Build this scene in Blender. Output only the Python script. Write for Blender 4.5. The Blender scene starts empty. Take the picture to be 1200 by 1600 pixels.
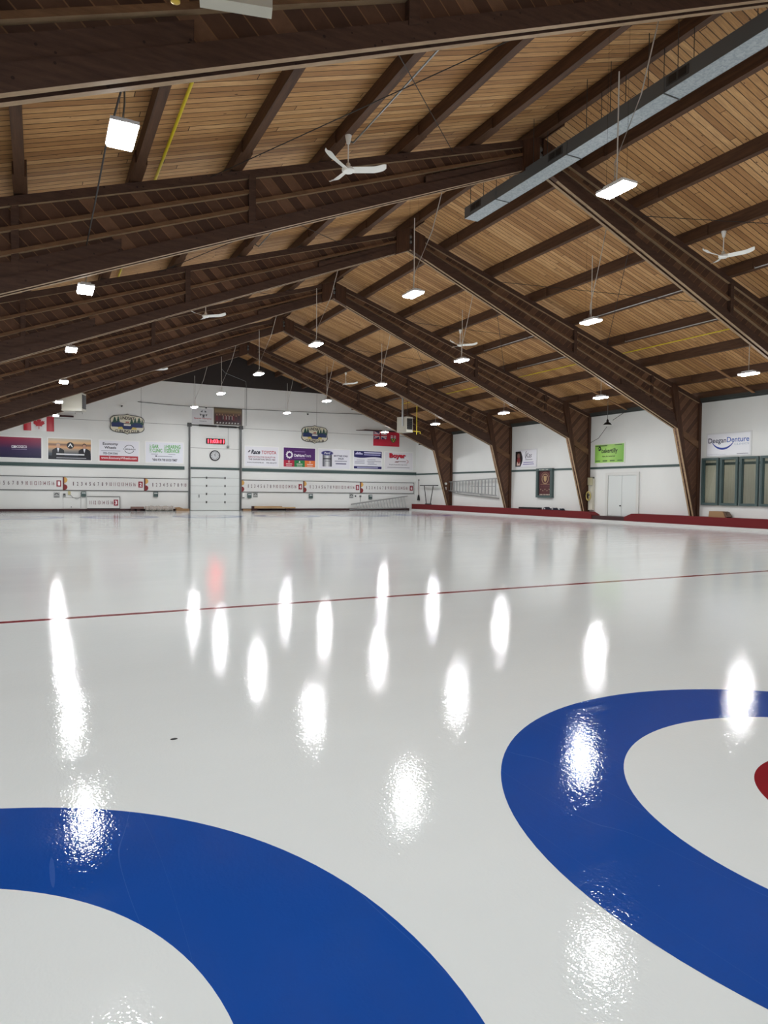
import bpy, math, random
from mathutils import Vector
random.seed(7)
C = bpy.context.scene.collection
D = bpy.data
PI = math.pi

# ------------------------------------------------------------------ materials
def lin(c):
    return tuple(((x / 255) / 12.92 if x / 255 <= .04045 else ((x / 255 + .055) / 1.055) ** 2.4) for x in c) + (1,)
MATS = {}
def mat(name, rgb, rough=.6, metal=0, spec=.5):
    m = D.materials.new(name); m.use_nodes = True
    b = m.node_tree.nodes['Principled BSDF']
    b.inputs['Base Color'].default_value = lin(rgb)
    b.inputs['Roughness'].default_value = rough
    b.inputs['Metallic'].default_value = metal
    b.inputs['Specular IOR Level'].default_value = spec
    MATS[name] = m
    return m
class NT:
    def __init__(s, m):
        s.t = m.node_tree; s.b = s.t.nodes['Principled BSDF']
    def n(s, typ, **kw):
        x = s.t.nodes.new(typ)
        for k, v in kw.items(): setattr(x, k, v)
        return x
    def l(s, a, b): s.t.links.new(a, b)
    def math(s, op, a, b=None):
        x = s.n('ShaderNodeMath', operation=op)
        for i, v in enumerate((a, b)):
            if v is None: continue
            if isinstance(v, (int, float)): x.inputs[i].default_value = v
            else: s.l(v, x.inputs[i])
        return x.outputs[0]
    def noise(s, vec, scale, detail=3, rough=.5, dim='3D'):
        x = s.n('ShaderNodeTexNoise', noise_dimensions=dim)
        x.inputs['Scale'].default_value = scale; x.inputs['Detail'].default_value = detail; x.inputs['Roughness'].default_value = rough
        if vec is not None: s.l(vec, x.inputs['Vector'])
        return x.outputs['Fac']
    def mapping(s, vec, scale):
        x = s.n('ShaderNodeVectorMath', operation='MULTIPLY'); s.l(vec, x.inputs[0]); x.inputs[1].default_value = scale
        return x.outputs[0]
    def ramp(s, fac, stops):
        x = s.n('ShaderNodeValToRGB'); e = x.color_ramp.elements
        while len(e) < len(stops): e.new(.5)
        for k, (p, c) in zip(e, stops): k.position = p; k.color = c if len(c) == 4 else lin(c)
        s.l(fac, x.inputs[0]); return x.outputs[0]
    def mix(s, fac, a, b, mode='MIX'):
        x = s.n('ShaderNodeMix', data_type='RGBA', blend_type=mode)
        for i, v in ((0, fac), (6, a), (7, b)):
            if isinstance(v, (int, float)): x.inputs[i].default_value = v
            elif isinstance(v, tuple): x.inputs[i].default_value = v
            else: s.l(v, x.inputs[i])
        return x.outputs[2]
    def geo(s): return s.n('ShaderNodeNewGeometry').outputs['Position']
    def objc(s): return s.n('ShaderNodeTexCoord').outputs['Object']

def ice_mat(name, rgb, var=.04, scratch=0.0):
    m = mat(name, rgb, .1); k = NT(m); p = k.geo()
    big = k.noise(k.mapping(p, (.25, .6, 1)), 1.3, 4, .6)
    c = lin(rgb); lo = tuple(x * (1 - var * 2) for x in c[:3]) + (1,); hi = tuple(min(1, x * (1 + var)) for x in c[:3]) + (1,)
    col = k.mix(big, lo, hi)
    # small frozen-in specks
    v = k.n('ShaderNodeTexVoronoi'); v.inputs['Scale'].default_value = 7 if scratch else 3.2; k.l(p, v.inputs['Vector'])
    sp = k.math('LESS_THAN', v.outputs['Distance'], .018)
    col = k.mix(k.math('MULTIPLY', sp, .6 if scratch else .35), col, lin((150, 148, 146)) if scratch == 0 else lin((190, 205, 235)))
    if scratch:
        s1 = k.noise(k.mapping(p, (1, .1, 1)), 3, 1, .5)
        s2 = k.math('MULTIPLY', k.math('LESS_THAN', k.math('ABSOLUTE', k.math('SUBTRACT', s1, .56)), .0012), scratch)
        col = k.mix(s2, col, lin((120, 150, 205)))
    k.l(col, k.b.inputs['Base Color'])
    r = k.math('ADD', k.math('MULTIPLY', k.ramp(k.noise(k.mapping(p, (.22, 2.4, 1)), 1.3, 4, .65), [(.38, (0, 0, 0)), (.66, (255, 255, 255))]), .08), ICE_R0)
    k.l(r, k.b.inputs['Roughness'])
    k.b.inputs['IOR'].default_value = 1.31
    k.b.inputs['Specular IOR Level'].default_value = .33
    h = k.math('ADD', k.math('MULTIPLY', k.noise(p, 95, 1, .4), .75), k.math('MULTIPLY', k.noise(k.mapping(p, (1, .45, 1)), 42, 2, .5), 1.15))
    bp = k.n('ShaderNodeBump'); bp.inputs['Strength'].default_value = 1; bp.inputs['Distance'].default_value = ICE_BUMP
    k.l(h, bp.inputs['Height']); k.l(bp.outputs[0], k.b.inputs['Normal'])
    return m
ICE_R0, ICE_BUMP = .018, .0005
ice_mat('ice', (215, 220, 219))
ice_mat('ice_blue', (24, 72, 152), .1, .12)
ice_mat('ice_red', (134, 30, 40), .08, .2)
ice_mat('ice_line_red', (128, 28, 42), .05)

def plaster(name, rgb, bump=.002, dirt=.08):
    m = mat(name, rgb, .75, 0, .3); k = NT(m); p = k.geo()
    c = lin(rgb); lo = tuple(x * (1 - dirt) for x in c[:3]) + (1,)
    k.l(k.mix(k.noise(k.mapping(p, (1, 1, .5)), .9, 5, .65), lo, c), k.b.inputs['Base Color'])
    bp = k.n('ShaderNodeBump'); bp.inputs['Distance'].default_value = bump; bp.inputs['Strength'].default_value = .5
    k.l(k.noise(p, 30, 3), bp.inputs['Height']); k.l(bp.outputs[0], k.b.inputs['Normal'])
    return m
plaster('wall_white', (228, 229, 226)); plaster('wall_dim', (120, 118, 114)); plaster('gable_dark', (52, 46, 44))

def deck_mat():
    m = mat('deck_planks', (150, 105, 62), .65, 0, .3); k = NT(m); p = k.geo()
    sx = k.n('ShaderNodeSeparateXYZ'); k.l(p, sx.inputs[0])
    W = .163
    yy = k.math('DIVIDE', sx.outputs['Y'], W)
    pid = k.math('FLOOR', yy); fr = k.math('SUBTRACT', yy, pid)
    wn = k.n('ShaderNodeTexWhiteNoise', noise_dimensions='1D'); k.l(pid, wn.inputs['W'])
    xo = k.math('ADD', k.math('DIVIDE', sx.outputs['X'], 6.5), k.math('MULTIPLY', wn.outputs['Value'], 9))
    bid = k.math('FLOOR', xo); xf = k.math('SUBTRACT', xo, bid)
    w2 = k.n('ShaderNodeTexWhiteNoise', noise_dimensions='2D')
    cv = k.n('ShaderNodeCombineXYZ'); k.l(pid, cv.inputs[0]); k.l(bid, cv.inputs[1]); k.l(cv.outputs[0], w2.inputs['Vector'])
    base = k.ramp(w2.outputs['Value'], [(0, (158, 114, 70)), (.35, (182, 136, 86)), (.7, (196, 150, 98)), (1, (212, 168, 116))])
    # grain stretched along the boards, offset per board
    off = k.n('ShaderNodeVectorMath', operation='ADD'); k.l(k.mapping(p, (.8, 14, 3)), off.inputs[0])
    o2 = k.n('ShaderNodeCombineXYZ'); k.l(k.math('MULTIPLY', w2.outputs['Value'], 40), o2.inputs[2]); k.l(o2.outputs[0], off.inputs[1])
    g = k.noise(off.outputs[0], 2.2, 6, .7)
    col = k.mix(k.math('MULTIPLY', k.ramp(g, [(.35, (0, 0, 0)), (.68, (255, 255, 255))]), .55), base, lin((118, 80, 54)))
    kn = k.n('ShaderNodeTexVoronoi'); kn.inputs['Scale'].default_value = 2.6
    k.l(k.mapping(p, (.8, 1.7, .8)), kn.inputs['Vector'])
    col = k.mix(k.math('MULTIPLY', k.math('LESS_THAN', kn.outputs['Distance'], .07), .75), col, lin((62, 36, 22)))
    e = k.math('ABSOLUTE', k.math('SUBTRACT', fr, .5))
    seam = k.math('GREATER_THAN', e, .44)
    seam = k.math('MAXIMUM', seam, k.math('LESS_THAN', xf, .0022))
    col = k.mix(k.math('MULTIPLY', seam, .85), col, lin((44, 27, 17)))
    k.l(col, k.b.inputs['Base Color'])
    bp = k.n('ShaderNodeBump'); bp.inputs['Distance'].default_value = .01; bp.inputs['Strength'].default_value = .8
    k.l(k.math('SUBTRACT', 1, seam), bp.inputs['Height']); k.l(bp.outputs[0], k.b.inputs['Normal'])
deck_mat()

def wood(name, dark, light, axis=(1, 12, 12), rough=.6, scale=1.5, spots=False):
    m = mat(name, dark, rough, 0, .3); k = NT(m); p = k.objc()
    g = k.noise(k.mapping(p, axis), scale, 6, .7)
    col = k.mix(k.ramp(g, [(.3, (0, 0, 0)), (.75, (255, 255, 255))]), lin(dark), lin(light))
    if spots:   # rows of nail heads
        v = k.n('ShaderNodeTexVoronoi'); v.inputs['Scale'].default_value = 7; k.l(p, v.inputs['Vector'])
        col = k.mix(k.math('MULTIPLY', k.math('LESS_THAN', v.outputs['Distance'], .12), .7), col, lin((22, 14, 12)))
    k.l(col, k.b.inputs['Base Color'])
    return m
wood('timber_dark', (60, 42, 35), (90, 66, 54), (1.2, 8, 9), .6, 1.6, True)
wood('timber_purlin', (64, 43, 31), (96, 67, 47), (9, .8, 9))
wood('timber_edge', (138, 113, 88), (170, 145, 114), (1, 6, 6))
wood('timber_stringer', (92, 66, 46), (128, 95, 68), (1, 6, 6))
wood('timber_leg', (58, 38, 29), (92, 62, 44), (8, 8, 1))
wood('plank_pale', (160, 130, 95), (190, 160, 122), (1, 9, 9))
wood('blocking', (128, 92, 62), (158, 118, 82), (1, 9, 9))
def web_mat():
    m = mat('timber_web', (80, 52, 36), .65, 0, .3); k = NT(m); p = k.objc()
    sx = k.n('ShaderNodeSeparateXYZ'); k.l(p, sx.inputs[0])
    u = k.math('DIVIDE', k.math('SUBTRACT', sx.outputs['Z'], k.math('ABSOLUTE', sx.outputs['X'])), .3)
    bid = k.math('FLOOR', u); fr = k.math('SUBTRACT', u, bid)
    sg = k.math('SIGN', sx.outputs['X'])
    wn = k.n('ShaderNodeTexWhiteNoise', noise_dimensions='2D'); cv = k.n('ShaderNodeCombineXYZ')
    k.l(bid, cv.inputs[0]); k.l(k.math('ADD', sg, k.math('FLOOR', k.math('MULTIPLY', sx.outputs['Y'], 1))), cv.inputs[1]); k.l(cv.outputs[0], wn.inputs['Vector'])
    base = k.ramp(wn.outputs['Value'], [(0, (80, 57, 46)), (.4, (94, 67, 53)), (.75, (112, 81, 63)), (1, (140, 104, 80))])
    g = k.noise(k.mapping(p, (4, 4, 4)), 1.6, 6, .7)
    col = k.mix(k.math('MULTIPLY', g, .6), base, lin((48, 30, 23)))
    gap = k.math('LESS_THAN', fr, .07)
    col = k.mix(k.math('MULTIPLY', gap, .6), col, lin((150, 112, 78)))
    k.l(col, k.b.inputs['Base Color'])
web_mat()

mat('green_trim', (60, 80, 78), .5); mat('green_frame', (66, 84, 83), .45)
mat('kerb_red', (104, 12, 18), .85); mat('eave_dark', (56, 60, 58), .5); mat('kerb_lip', (205, 205, 202), .6); mat('kick_dark', (58, 26, 28), .7)
mat('white_paint', (228, 228, 224), .45); mat('white_gloss', (244, 243, 238), .35); mat('door_white', (214, 218, 216), .5)
mat('steel_grey', (128, 130, 130), .4, .6); mat('steel_dark', (70, 70, 70), .5, .4); mat('alu', (176, 178, 178), .35, .8)
mat('black', (18, 17, 18), .5); mat('wire_dark', (40, 34, 32), .6); mat('wire_pale', (205, 200, 192), .5); mat('yellow_pipe', (214, 190, 40), .45)
mat('brass', (190, 160, 60), .35, .5)
mat('heater_beige', (184, 180, 166), .5); mat('cardboard', (150, 118, 84), .8); mat('board_face', (214, 214, 212), .5)
mat('plastic_wrap', (176, 168, 160), .2); mat('navy_cloth', (30, 36, 50), .85); mat('mat_black', (26, 26, 28), .8)
mat('banner_maroon', (84, 46, 48), .85); mat('curtain', (226, 217, 200), .8); mat('dark_seam', (120, 118, 114), .7)
mat('light_housing', (222, 222, 222), .4)
def galv():
    m = mat('galvanised', (150, 158, 162), .45, .25); k = NT(m); p = k.geo()
    v = k.n('ShaderNodeTexVoronoi', feature='F1'); v.inputs['Scale'].default_value = 28; k.l(p, v.inputs['Vector'])
    k.l(k.mix(k.math('MULTIPLY', k.n('ShaderNodeSeparateColor').outputs[0], 0), lin((150, 158, 162)), lin((150, 158, 162))), k.b.inputs['Base Color'])
    sp = k.n('ShaderNodeSeparateColor'); k.l(v.outputs['Color'], sp.inputs[0])
    k.l(k.mix(sp.outputs[0], lin((138, 147, 152)), lin((166, 173, 176))), k.b.inputs['Base Color'])
galv()
mat('galvanised_shaded', (96, 98, 98), .5, .3)  # darker copy of the galvanised colour, the duct's shade painted in
def emit(name, rgb, s):
    m = mat(name, rgb, .5); b = m.node_tree.nodes['Principled BSDF']
    b.inputs['Emission Color'].default_value = lin(rgb); b.inputs['Emission Strength'].default_value = s
emit('lamp_glow', (250, 252, 255), 95.0); emit('led_red', (255, 30, 40), 8.0)
def glass():
    m = D.materials.new('glass'); m.use_nodes = True; t = m.node_tree
    t.nodes.remove(t.nodes['Principled BSDF'])
    a = t.nodes.new('ShaderNodeBsdfTransparent'); g = t.nodes.new('ShaderNodeBsdfGlossy'); g.inputs['Roughness'].default_value = .03
    mx = t.nodes.new('ShaderNodeMixShader'); fz = t.nodes.new('ShaderNodeFresnel'); fz.inputs[0].default_value = 1.45
    a.inputs[0].default_value = (.86, .88, .86, 1)
    t.links.new(fz.outputs[0], mx.inputs[0]); t.links.new(a.outputs[0], mx.inputs[1]); t.links.new(g.outputs[0], mx.inputs[2])
    t.links.new(mx.outputs[0], t.nodes['Material Output'].inputs[0]); MATS['glass'] = m
glass()
INK = {}
def ink(rgb, rough=.4):
    if rgb not in INK:
        n = 'print_%02x%02x%02x' % rgb; mat(n, rgb, rough); INK[rgb] = n
    return INK[rgb]
def ramp_print(name, stops, axis):
    m = mat(name, (128, 128, 128), .4); k = NT(m)
    sx = k.n('ShaderNodeSeparateXYZ'); k.l(k.n('ShaderNodeTexCoord').outputs['Generated'], sx.inputs[0])
    k.l(k.ramp(sx.outputs[axis], stops), k.b.inputs['Base Color'])
ramp_print('print_maroon_navy', [(0, (24, 24, 62)), (.45, (52, 32, 78)), (1, (150, 42, 72))], 'Z')
ramp_print('print_sunset', [(0, (26, 32, 46)), (.28, (70, 80, 92)), (.45, (150, 140, 130)), (.6, (214, 160, 110)), (.72, (120, 90, 80)), (.8, (222, 180, 130)), (1, (186, 176, 160))], 'Z')
ramp_print('print_keg', [(0, (30, 30, 40)), (.15, (110, 110, 120)), (.5, (226, 226, 228)), (.85, (90, 90, 100)), (1, (24, 24, 34))], 'X')
ramp_print('print_green', [(0, (120, 180, 70)), (.5, (172, 214, 116)), (1, (140, 196, 84))], 'Y')
ramp_print('print_team', [(0, (40, 26, 30)), (.3, (70, 30, 38)), (.62, (84, 60, 48)), (.8, (128, 106, 72)), (1, (96, 82, 62))], 'Z')

# ------------------------------------------------------------------ mesh builder
class MB:
    def __init__(s): s.v = []; s.f = []; s.m = []
    def face(s, pts, m):
        n = len(s.v); s.v += [tuple(p) for p in pts]; s.f.append(tuple(range(n, n + len(pts)))); s.m.append(m); return s
    def raw(s, vs, fs, m):
        n = len(s.v); s.v += [tuple(p) for p in vs]
        for f in fs: s.f.append(tuple(i + n for i in f)); s.m.append(m)
        return s
    def box(s, x0, y0, z0, x1, y1, z1, m, T=None):
        x0, x1 = sorted((x0, x1)); y0, y1 = sorted((y0, y1)); z0, z1 = sorted((z0, z1))
        vs = [(x0, y0, z0), (x1, y0, z0), (x1, y1, z0), (x0, y1, z0), (x0, y0, z1), (x1, y0, z1), (x1, y1, z1), (x0, y1, z1)]
        if T: vs = [T(*p) for p in vs]
        return s.raw(vs, [(0, 3, 2, 1), (4, 5, 6, 7), (0, 1, 5, 4), (1, 2, 6, 5), (2, 3, 7, 6), (3, 0, 4, 7)], m)
    def prism(s, poly, w0, w1, m, T, edge=None):
        """poly in (u, v) extruded between w0 and w1; edge = {index: material} for the side wall of that edge"""
        a = sum(poly[i][0] * poly[(i + 1) % len(poly)][1] - poly[(i + 1) % len(poly)][0] * poly[i][1] for i in range(len(poly)))
        o = Vector(T(0, 0, 0)); det = (Vector(T(1, 0, 0)) - o).cross(Vector(T(0, 1, 0)) - o).dot(Vector(T(0, 0, 1)) - o)
        n = len(poly); w0, w1 = min(w0, w1), max(w0, w1)
        vs = [T(u, v, w0) for u, v in poly] + [T(u, v, w1) for u, v in poly]
        flip = (a < 0) != (det < 0)
        k = len(s.v); s.v += vs
        def add(f, mm):
            if flip: f = f[::-1]
            s.f.append(tuple(i + k for i in f)); s.m.append(mm)
        add(tuple(range(n - 1, -1, -1)), m); add(tuple(range(n, 2 * n)), m)
        for i in range(n):
            j = (i + 1) % n
            add((i, j, j + n, i + n), (edge or {}).get(i, m))
        return s
    def tube(s, pts, r, m, n=8, closed=False, r1=None):
        pts = [Vector(p) for p in pts]; N = len(pts); rings = []
        for i, p in enumerate(pts):
            a = pts[(i - 1) % N] if (i or closed) else p; b = pts[(i + 1) % N] if (i < N - 1 or closed) else p
            d = (b - a).normalized(); up = Vector((0, 0, 1)) if abs(d.z) < .95 else Vector((1, 0, 0))
            x = d.cross(up).normalized(); y = x.cross(d)
            rr = r if r1 is None else r + (r1 - r) * i / (N - 1)
            rings.append([p + (x * math.cos(2 * PI * k / n) + y * math.sin(2 * PI * k / n)) * rr for k in range(n)])
        vs = [q for R in rings for q in R]; fs = []
        for i in range(N if closed else N - 1):
            j = (i + 1) % N
            for k in range(n): fs.append((i * n + k, i * n + (k + 1) % n, j * n + (k + 1) % n, j * n + k))
        if not closed: fs += [tuple(range(n))[::-1], tuple(range((N - 1) * n, N * n))]
        return s.raw(vs, fs, m)
    def lathe(s, prof, c, m, n=24, T=None):
        """prof: (radius, height) list from bottom to top about a vertical axis at c"""
        vs = []; fs = []
        for r, z in prof:
            for k in range(n):
                p = (r * math.cos(2 * PI * k / n), r * math.sin(2 * PI * k / n), z)
                vs.append(T(*p) if T else (c[0] + p[0], c[1] + p[1], c[2] + p[2]))
        for i in range(len(prof) - 1):
            for k in range(n): fs.append((i * n + k, i * n + (k + 1) % n, (i + 1) * n + (k + 1) % n, (i + 1) * n + k))
        fs += [tuple(range(n))[::-1], tuple(range((len(prof) - 1) * n, len(prof) * n))]
        return s.raw(vs, fs, m)
    def flat(s, poly, w, m, T):
        a = sum(poly[i][0] * poly[(i + 1) % len(poly)][1] - poly[(i + 1) % len(poly)][0] * poly[i][1] for i in range(len(poly)))
        if a < 0: poly = poly[::-1]
        return s.face([T(u, v, w) for u, v in poly], m)
    def rect(s, b, w, m, T): return s.flat([(b[0], b[1]), (b[2], b[1]), (b[2], b[3]), (b[0], b[3])], w, m, T)
    def disc(s, c, r, w, m, T, n=24, ry=None):
        return s.flat([(c[0] + r * math.cos(2 * PI * k / n), c[1] + (ry or r) * math.sin(2 * PI * k / n)) for k in range(n)], w, m, T)
    def ring(s, c, r0, r1, w, m, T, n=32, a0=0, a1=2 * PI, ky=1):
        for k in range(n):
            a = a0 + (a1 - a0) * k / n; b = a0 + (a1 - a0) * (k + 1) / n
            s.flat([(c[0] + r0 * math.cos(a), c[1] + ky * r0 * math.sin(a)), (c[0] + r1 * math.cos(a), c[1] + ky * r1 * math.sin(a)),
                    (c[0] + r1 * math.cos(b), c[1] + ky * r1 * math.sin(b)), (c[0] + r0 * math.cos(b), c[1] + ky * r0 * math.sin(b))], w, m, T)
        return s
    def text(s, t, b, w, m, T, bold=0, shear=0, rot=False):
        vs, fs = glyphs(t, bold, shear)
        if rot: vs = [(-y, x) for x, y in vs]
        x0 = min(v[0] for v in vs); x1 = max(v[0] for v in vs); y0 = min(v[1] for v in vs); y1 = max(v[1] for v in vs)
        kx = (b[2] - b[0]) / (x1 - x0); ky = (b[3] - b[1]) / (y1 - y0)
        P = [T(b[0] + (x - x0) * kx, b[1] + (y - y0) * ky, w) for x, y in vs]
        return s.raw(P, fs, m)
    def build(s, name, base=(0, 0, 0)):
        me = D.meshes.new(name); bx, by, bz = base
        me.from_pydata([(x - bx, y - by, z - bz) for x, y, z in s.v], [], s.f)
        ms = list(dict.fromkeys(s.m))
        for q in ms: me.materials.append(MATS[q])
        me.polygons.foreach_set('material_index', [ms.index(q) for q in s.m])
        me.polygons.foreach_set('use_smooth', [True] * len(s.f))
        me.set_sharp_from_angle(angle=.7); me.update()
        return me
_G = {}
def glyphs(t, bold=0, shear=0):
    key = (t, bold, shear)
    if key not in _G:
        cu = D.curves.new('lettering', 'FONT'); cu.body = t; cu.resolution_u = 3; cu.offset = bold; cu.shear = shear
        o = D.objects.new('lettering', cu); C.objects.link(o)
        dg = bpy.context.evaluated_depsgraph_get(); dg.update()
        me = D.meshes.new_from_object(o.evaluated_get(dg))
        vs = [(v.co.x, v.co.y) for v in me.vertices]; fs = []
        for p in me.polygons:
            f = tuple(p.vertices)
            a = sum(vs[f[i]][0] * vs[f[(i + 1) % len(f)]][1] - vs[f[(i + 1) % len(f)]][0] * vs[f[i]][1] for i in range(len(f)))
            fs.append(f if a > 0 else f[::-1])
        D.objects.remove(o); D.curves.remove(cu); D.meshes.remove(me); _G[key] = (vs, fs)
    return _G[key]

# ------------------------------------------------------------------ scene objects
BASE = {}
def tag(o, label, cat, group=None):
    o['label'] = label; o['category'] = cat
    if group: o['group'] = group
    return o
def thing(name, label, cat, loc=(0, 0, 0), group=None):
    o = D.objects.new(name, None); o.empty_display_size = .1; C.objects.link(o); o.location = loc
    BASE[o.name] = tuple(loc); return tag(o, label, cat, group)
def part(name, mb, parent, label=None):
    b = BASE[parent.name]
    o = D.objects.new(name, mb.build(name, b)); C.objects.link(o); o.parent = parent; BASE[o.name] = b
    if label: o['label'] = label
    return o
def solo(name, mb, label, cat, loc=(0, 0, 0), group=None):
    o = D.objects.new(name, mb.build(name, loc)); C.objects.link(o); o.location = loc; BASE[o.name] = tuple(loc)
    return tag(o, label, cat, group)
def struct(name, mb, parent=None):
    if parent: return part(name, mb, parent)
    o = D.objects.new(name, mb.build(name)); C.objects.link(o); BASE[o.name] = (0, 0, 0); o['kind'] = 'structure'; return o
def structE(name, loc=(0, 0, 0)):
    o = D.objects.new(name, None); o.empty_display_size = .1; C.objects.link(o); o.location = loc; BASE[o.name] = tuple(loc); o['kind'] = 'structure'; return o
def dup(root, loc, label, group=None, rz=None):
    r = root.copy(); C.objects.link(r); r.location = loc; r['label'] = label
    if rz is not None: r.rotation_euler = (0, 0, rz)
    if group: r['group'] = group
    for ch in list(root.children):
        c = ch.copy(); C.objects.link(c); c.parent = r
        for g in list(ch.children):
            d = g.copy(); C.objects.link(d); d.parent = c
    return r

# ------------------------------------------------------------------ the room (metres; X across the sheets, Y down the ice)
XL, XR, YB, YF = -3.4, 25.9, -4.3, 45.75
XC = 11.25                                     # under the ridge
FR_Y = [7.05 + 6.7 * k for k in range(6)]      # near faces of the roof frames
ZT = lambda o: 10.3 - .3253 * o                # top / underside of a frame at offset o from the ridge
ZB = lambda o: 9.6 - .4068 * o
FAR = lambda u, v, w: (u, YF - w, v)           # wall plane axes: u right, v up, w out of the wall
RGT = lambda u, v, w: (XR - w, -u, v)
FLOOR = lambda u, v, w: (u, v, w)

struct('floor', MB().box(XL, YB, -.15, XR, YF, 0, 'ice'))
mb = MB()
dk = .34
for s in (-1, 1):
    mb.prism([(0, ZT(0) + dk), (14.95, ZT(14.95) + dk), (14.95, ZT(14.95) + dk + .08), (0, ZT(0) + dk + .08)], YB, YF, 'deck_planks', lambda u, v, w, s=s: (XC + s * u, w, v))
struct('ceiling', mb)
zw = ZT(14.65) + dk
g = (ZT(0) + dk - 8.33) / .3253
for nm, y0, y1 in (('wall_far', YF, YF + .2), ('wall_back', YB - .2, YB)):
    mb = MB()
    T = lambda u, v, w: (u, w, v)
    mb.prism([(XL, 0), (XR, 0), (XR, zw), (XC + g, 8.33), (XC - g, 8.33), (XL, zw)], y0, y1, 'wall_white', T)
    w = struct(nm, mb)
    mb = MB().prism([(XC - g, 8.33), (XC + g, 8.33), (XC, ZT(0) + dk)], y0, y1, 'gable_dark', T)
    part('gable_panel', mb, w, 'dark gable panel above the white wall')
    if nm == 'wall_far':
        mb = MB()
        mb.box(XL, YF - .006, 5.585, 8.75, YF, 5.605, 'dark_seam'); mb.box(12.35, YF - .006, 5.56, XR, YF, 5.58, 'dark_seam')
        for u in (5.8, 12.5, 17.7): mb.box(u, YF - .005, 5.6, u + .015, YF, 8.3, 'dark_seam')
        mb.box(8.9, YF - .006, 4.12, 12.1, YF, 4.14, 'dark_seam')
        part('panel_joints', mb, w)
struct('wall_left', MB().box(XL - .2, YB - .2, 0, XL, YF + .2, zw, 'wall_white'))
struct('wall_right', MB().box(XR, YB - .2, 0, XR + .2, YF + .2, zw, 'wall_white'))
# green stripe round the walls, eave strip, dark kick boards
n = 0
for mb in (MB().box(XL, YF - .05, 2.68, 8.5, YF, 2.89, 'green_trim'),
           MB().box(12.32, YF - .05, 2.67, XR, YF, 2.88, 'green_trim'),
           MB().box(XR - .03, YB, 2.68, XR, 20.33, 2.79, 'green_trim'), MB().box(XR - .03, 20.7, 2.68, XR, 29.95, 2.79, 'green_trim'), MB().box(XR - .03, 31.38, 2.68, XR, YF - .05, 2.79, 'green_trim'),
           MB().box(XR - .1, YB, 5.62, XR, YF, 5.88, 'timber_purlin').box(XR - .12, YB, 5.5, XR, YF, 5.62, 'eave_dark').box(XR - .08, YB, 5.42, XR, YF, 5.5, 'eave_dark')):
    n += 1; struct('trim_%d' % n, mb)
struct('baseboard_far', MB().box(XL, YF - .16, 0, 8.73, YF, .13, 'kick_dark').box(12.27, YF - .16, 0, 25.26, YF, .13, 'kick_dark'))

# ------------------------------------------------------------------ painted houses and hog line
HX = [-.763 + 4.303 * k for k in range(6)]
def house(cx, cy, label, first=[None]):
    if first[0] is None:
        t = thing('curling_house', label, 'curling rings', (0, 0, 0), 'curling houses painted in the ice')
        for nm, r0, r1, m in (('outer_ring', 1.219, 1.829, 'ice_blue'), ('middle_ring', .61, 1.219, 'ice'), ('inner_ring', .152, .61, 'ice_red'), ('button', 0, .152, 'ice')):
            mb = MB(); N = 128
            for k in range(N):
                a, b = 2 * PI * k / N, 2 * PI * (k + 1) / N
                ca, sa, cb, sb = math.cos(a), math.sin(a), math.cos(b), math.sin(b); h = .0015
                if r0: mb.face([(r0 * ca, r0 * sa, h), (r1 * ca, r1 * sa, h), (r1 * cb, r1 * sb, h), (r0 * cb, r0 * sb, h)], m)
                else: mb.face([(0, 0, h), (r1 * ca, r1 * sa, h), (r1 * cb, r1 * sb, h)], m)
                if nm == 'outer_ring': mb.face([(r1 * ca, r1 * sa, h), (r1 * ca, r1 * sa, 0), (r1 * cb, r1 * sb, 0), (r1 * cb, r1 * sb, h)], m)
            part(nm, mb, t)
        t.location = (cx, cy, 0); first[0] = t
        return t
    return dup(first[0], (cx, cy, 0), label, 'curling houses painted in the ice')
house(HX[0], 1.664, 'large blue ring at the lower left, white inside, nearest the camera')
house(HX[1], 1.664, 'large blue ring at the right edge with a red centre in view')
for k, s in enumerate(['at the far left edge', 'below the loose scoreboard piece', 'in front of the grey overhead door',
                       'in front of the pale planks', 'left of the ladder leaning at the far wall', 'beside the red platform end']):
    house(HX[k], 35.68, 'small distant painted ring on the ice, ' + s)
solo('hog_line', MB().box(-3.3, 8.05, 0, 25.2, 8.15, .0015, 'ice_line_red'), 'thin dark red line painted across the whole ice', 'ice line', (10.9, 8.1, 0))

# ------------------------------------------------------------------ red platform along the right wall
t = thing('side_platform', 'red carpeted platform running along the right wall with a notch at the doors', 'platform', (25.3, 20, 0))
mb = MB()
T = lambda u, v, w: (w, u, v)
part('deck', MB().prism([(YB + .05, .1), (24.2, .1), (24.2, .3), (23.75, .47), (YB + .05, .47)], 25.3, XR - .01, 'kerb_red', T)
     .prism([(26.4, .1), (45.3, .1), (45.3, .47), (26.75, .47), (26.4, .32)], 25.3, XR - .01, 'kerb_red', T), t)
part('step', MB().box(25.34, 24.2, .1, XR - .01, 26.4, .28, 'kick_dark'), t, 'dark lowered step in front of the doors')
part('lip', MB().box(25.27, YB + .05, 0, XR - .01, 45.3, .1, 'kerb_lip'), t, 'pale skirting strip at the ice')
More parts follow.
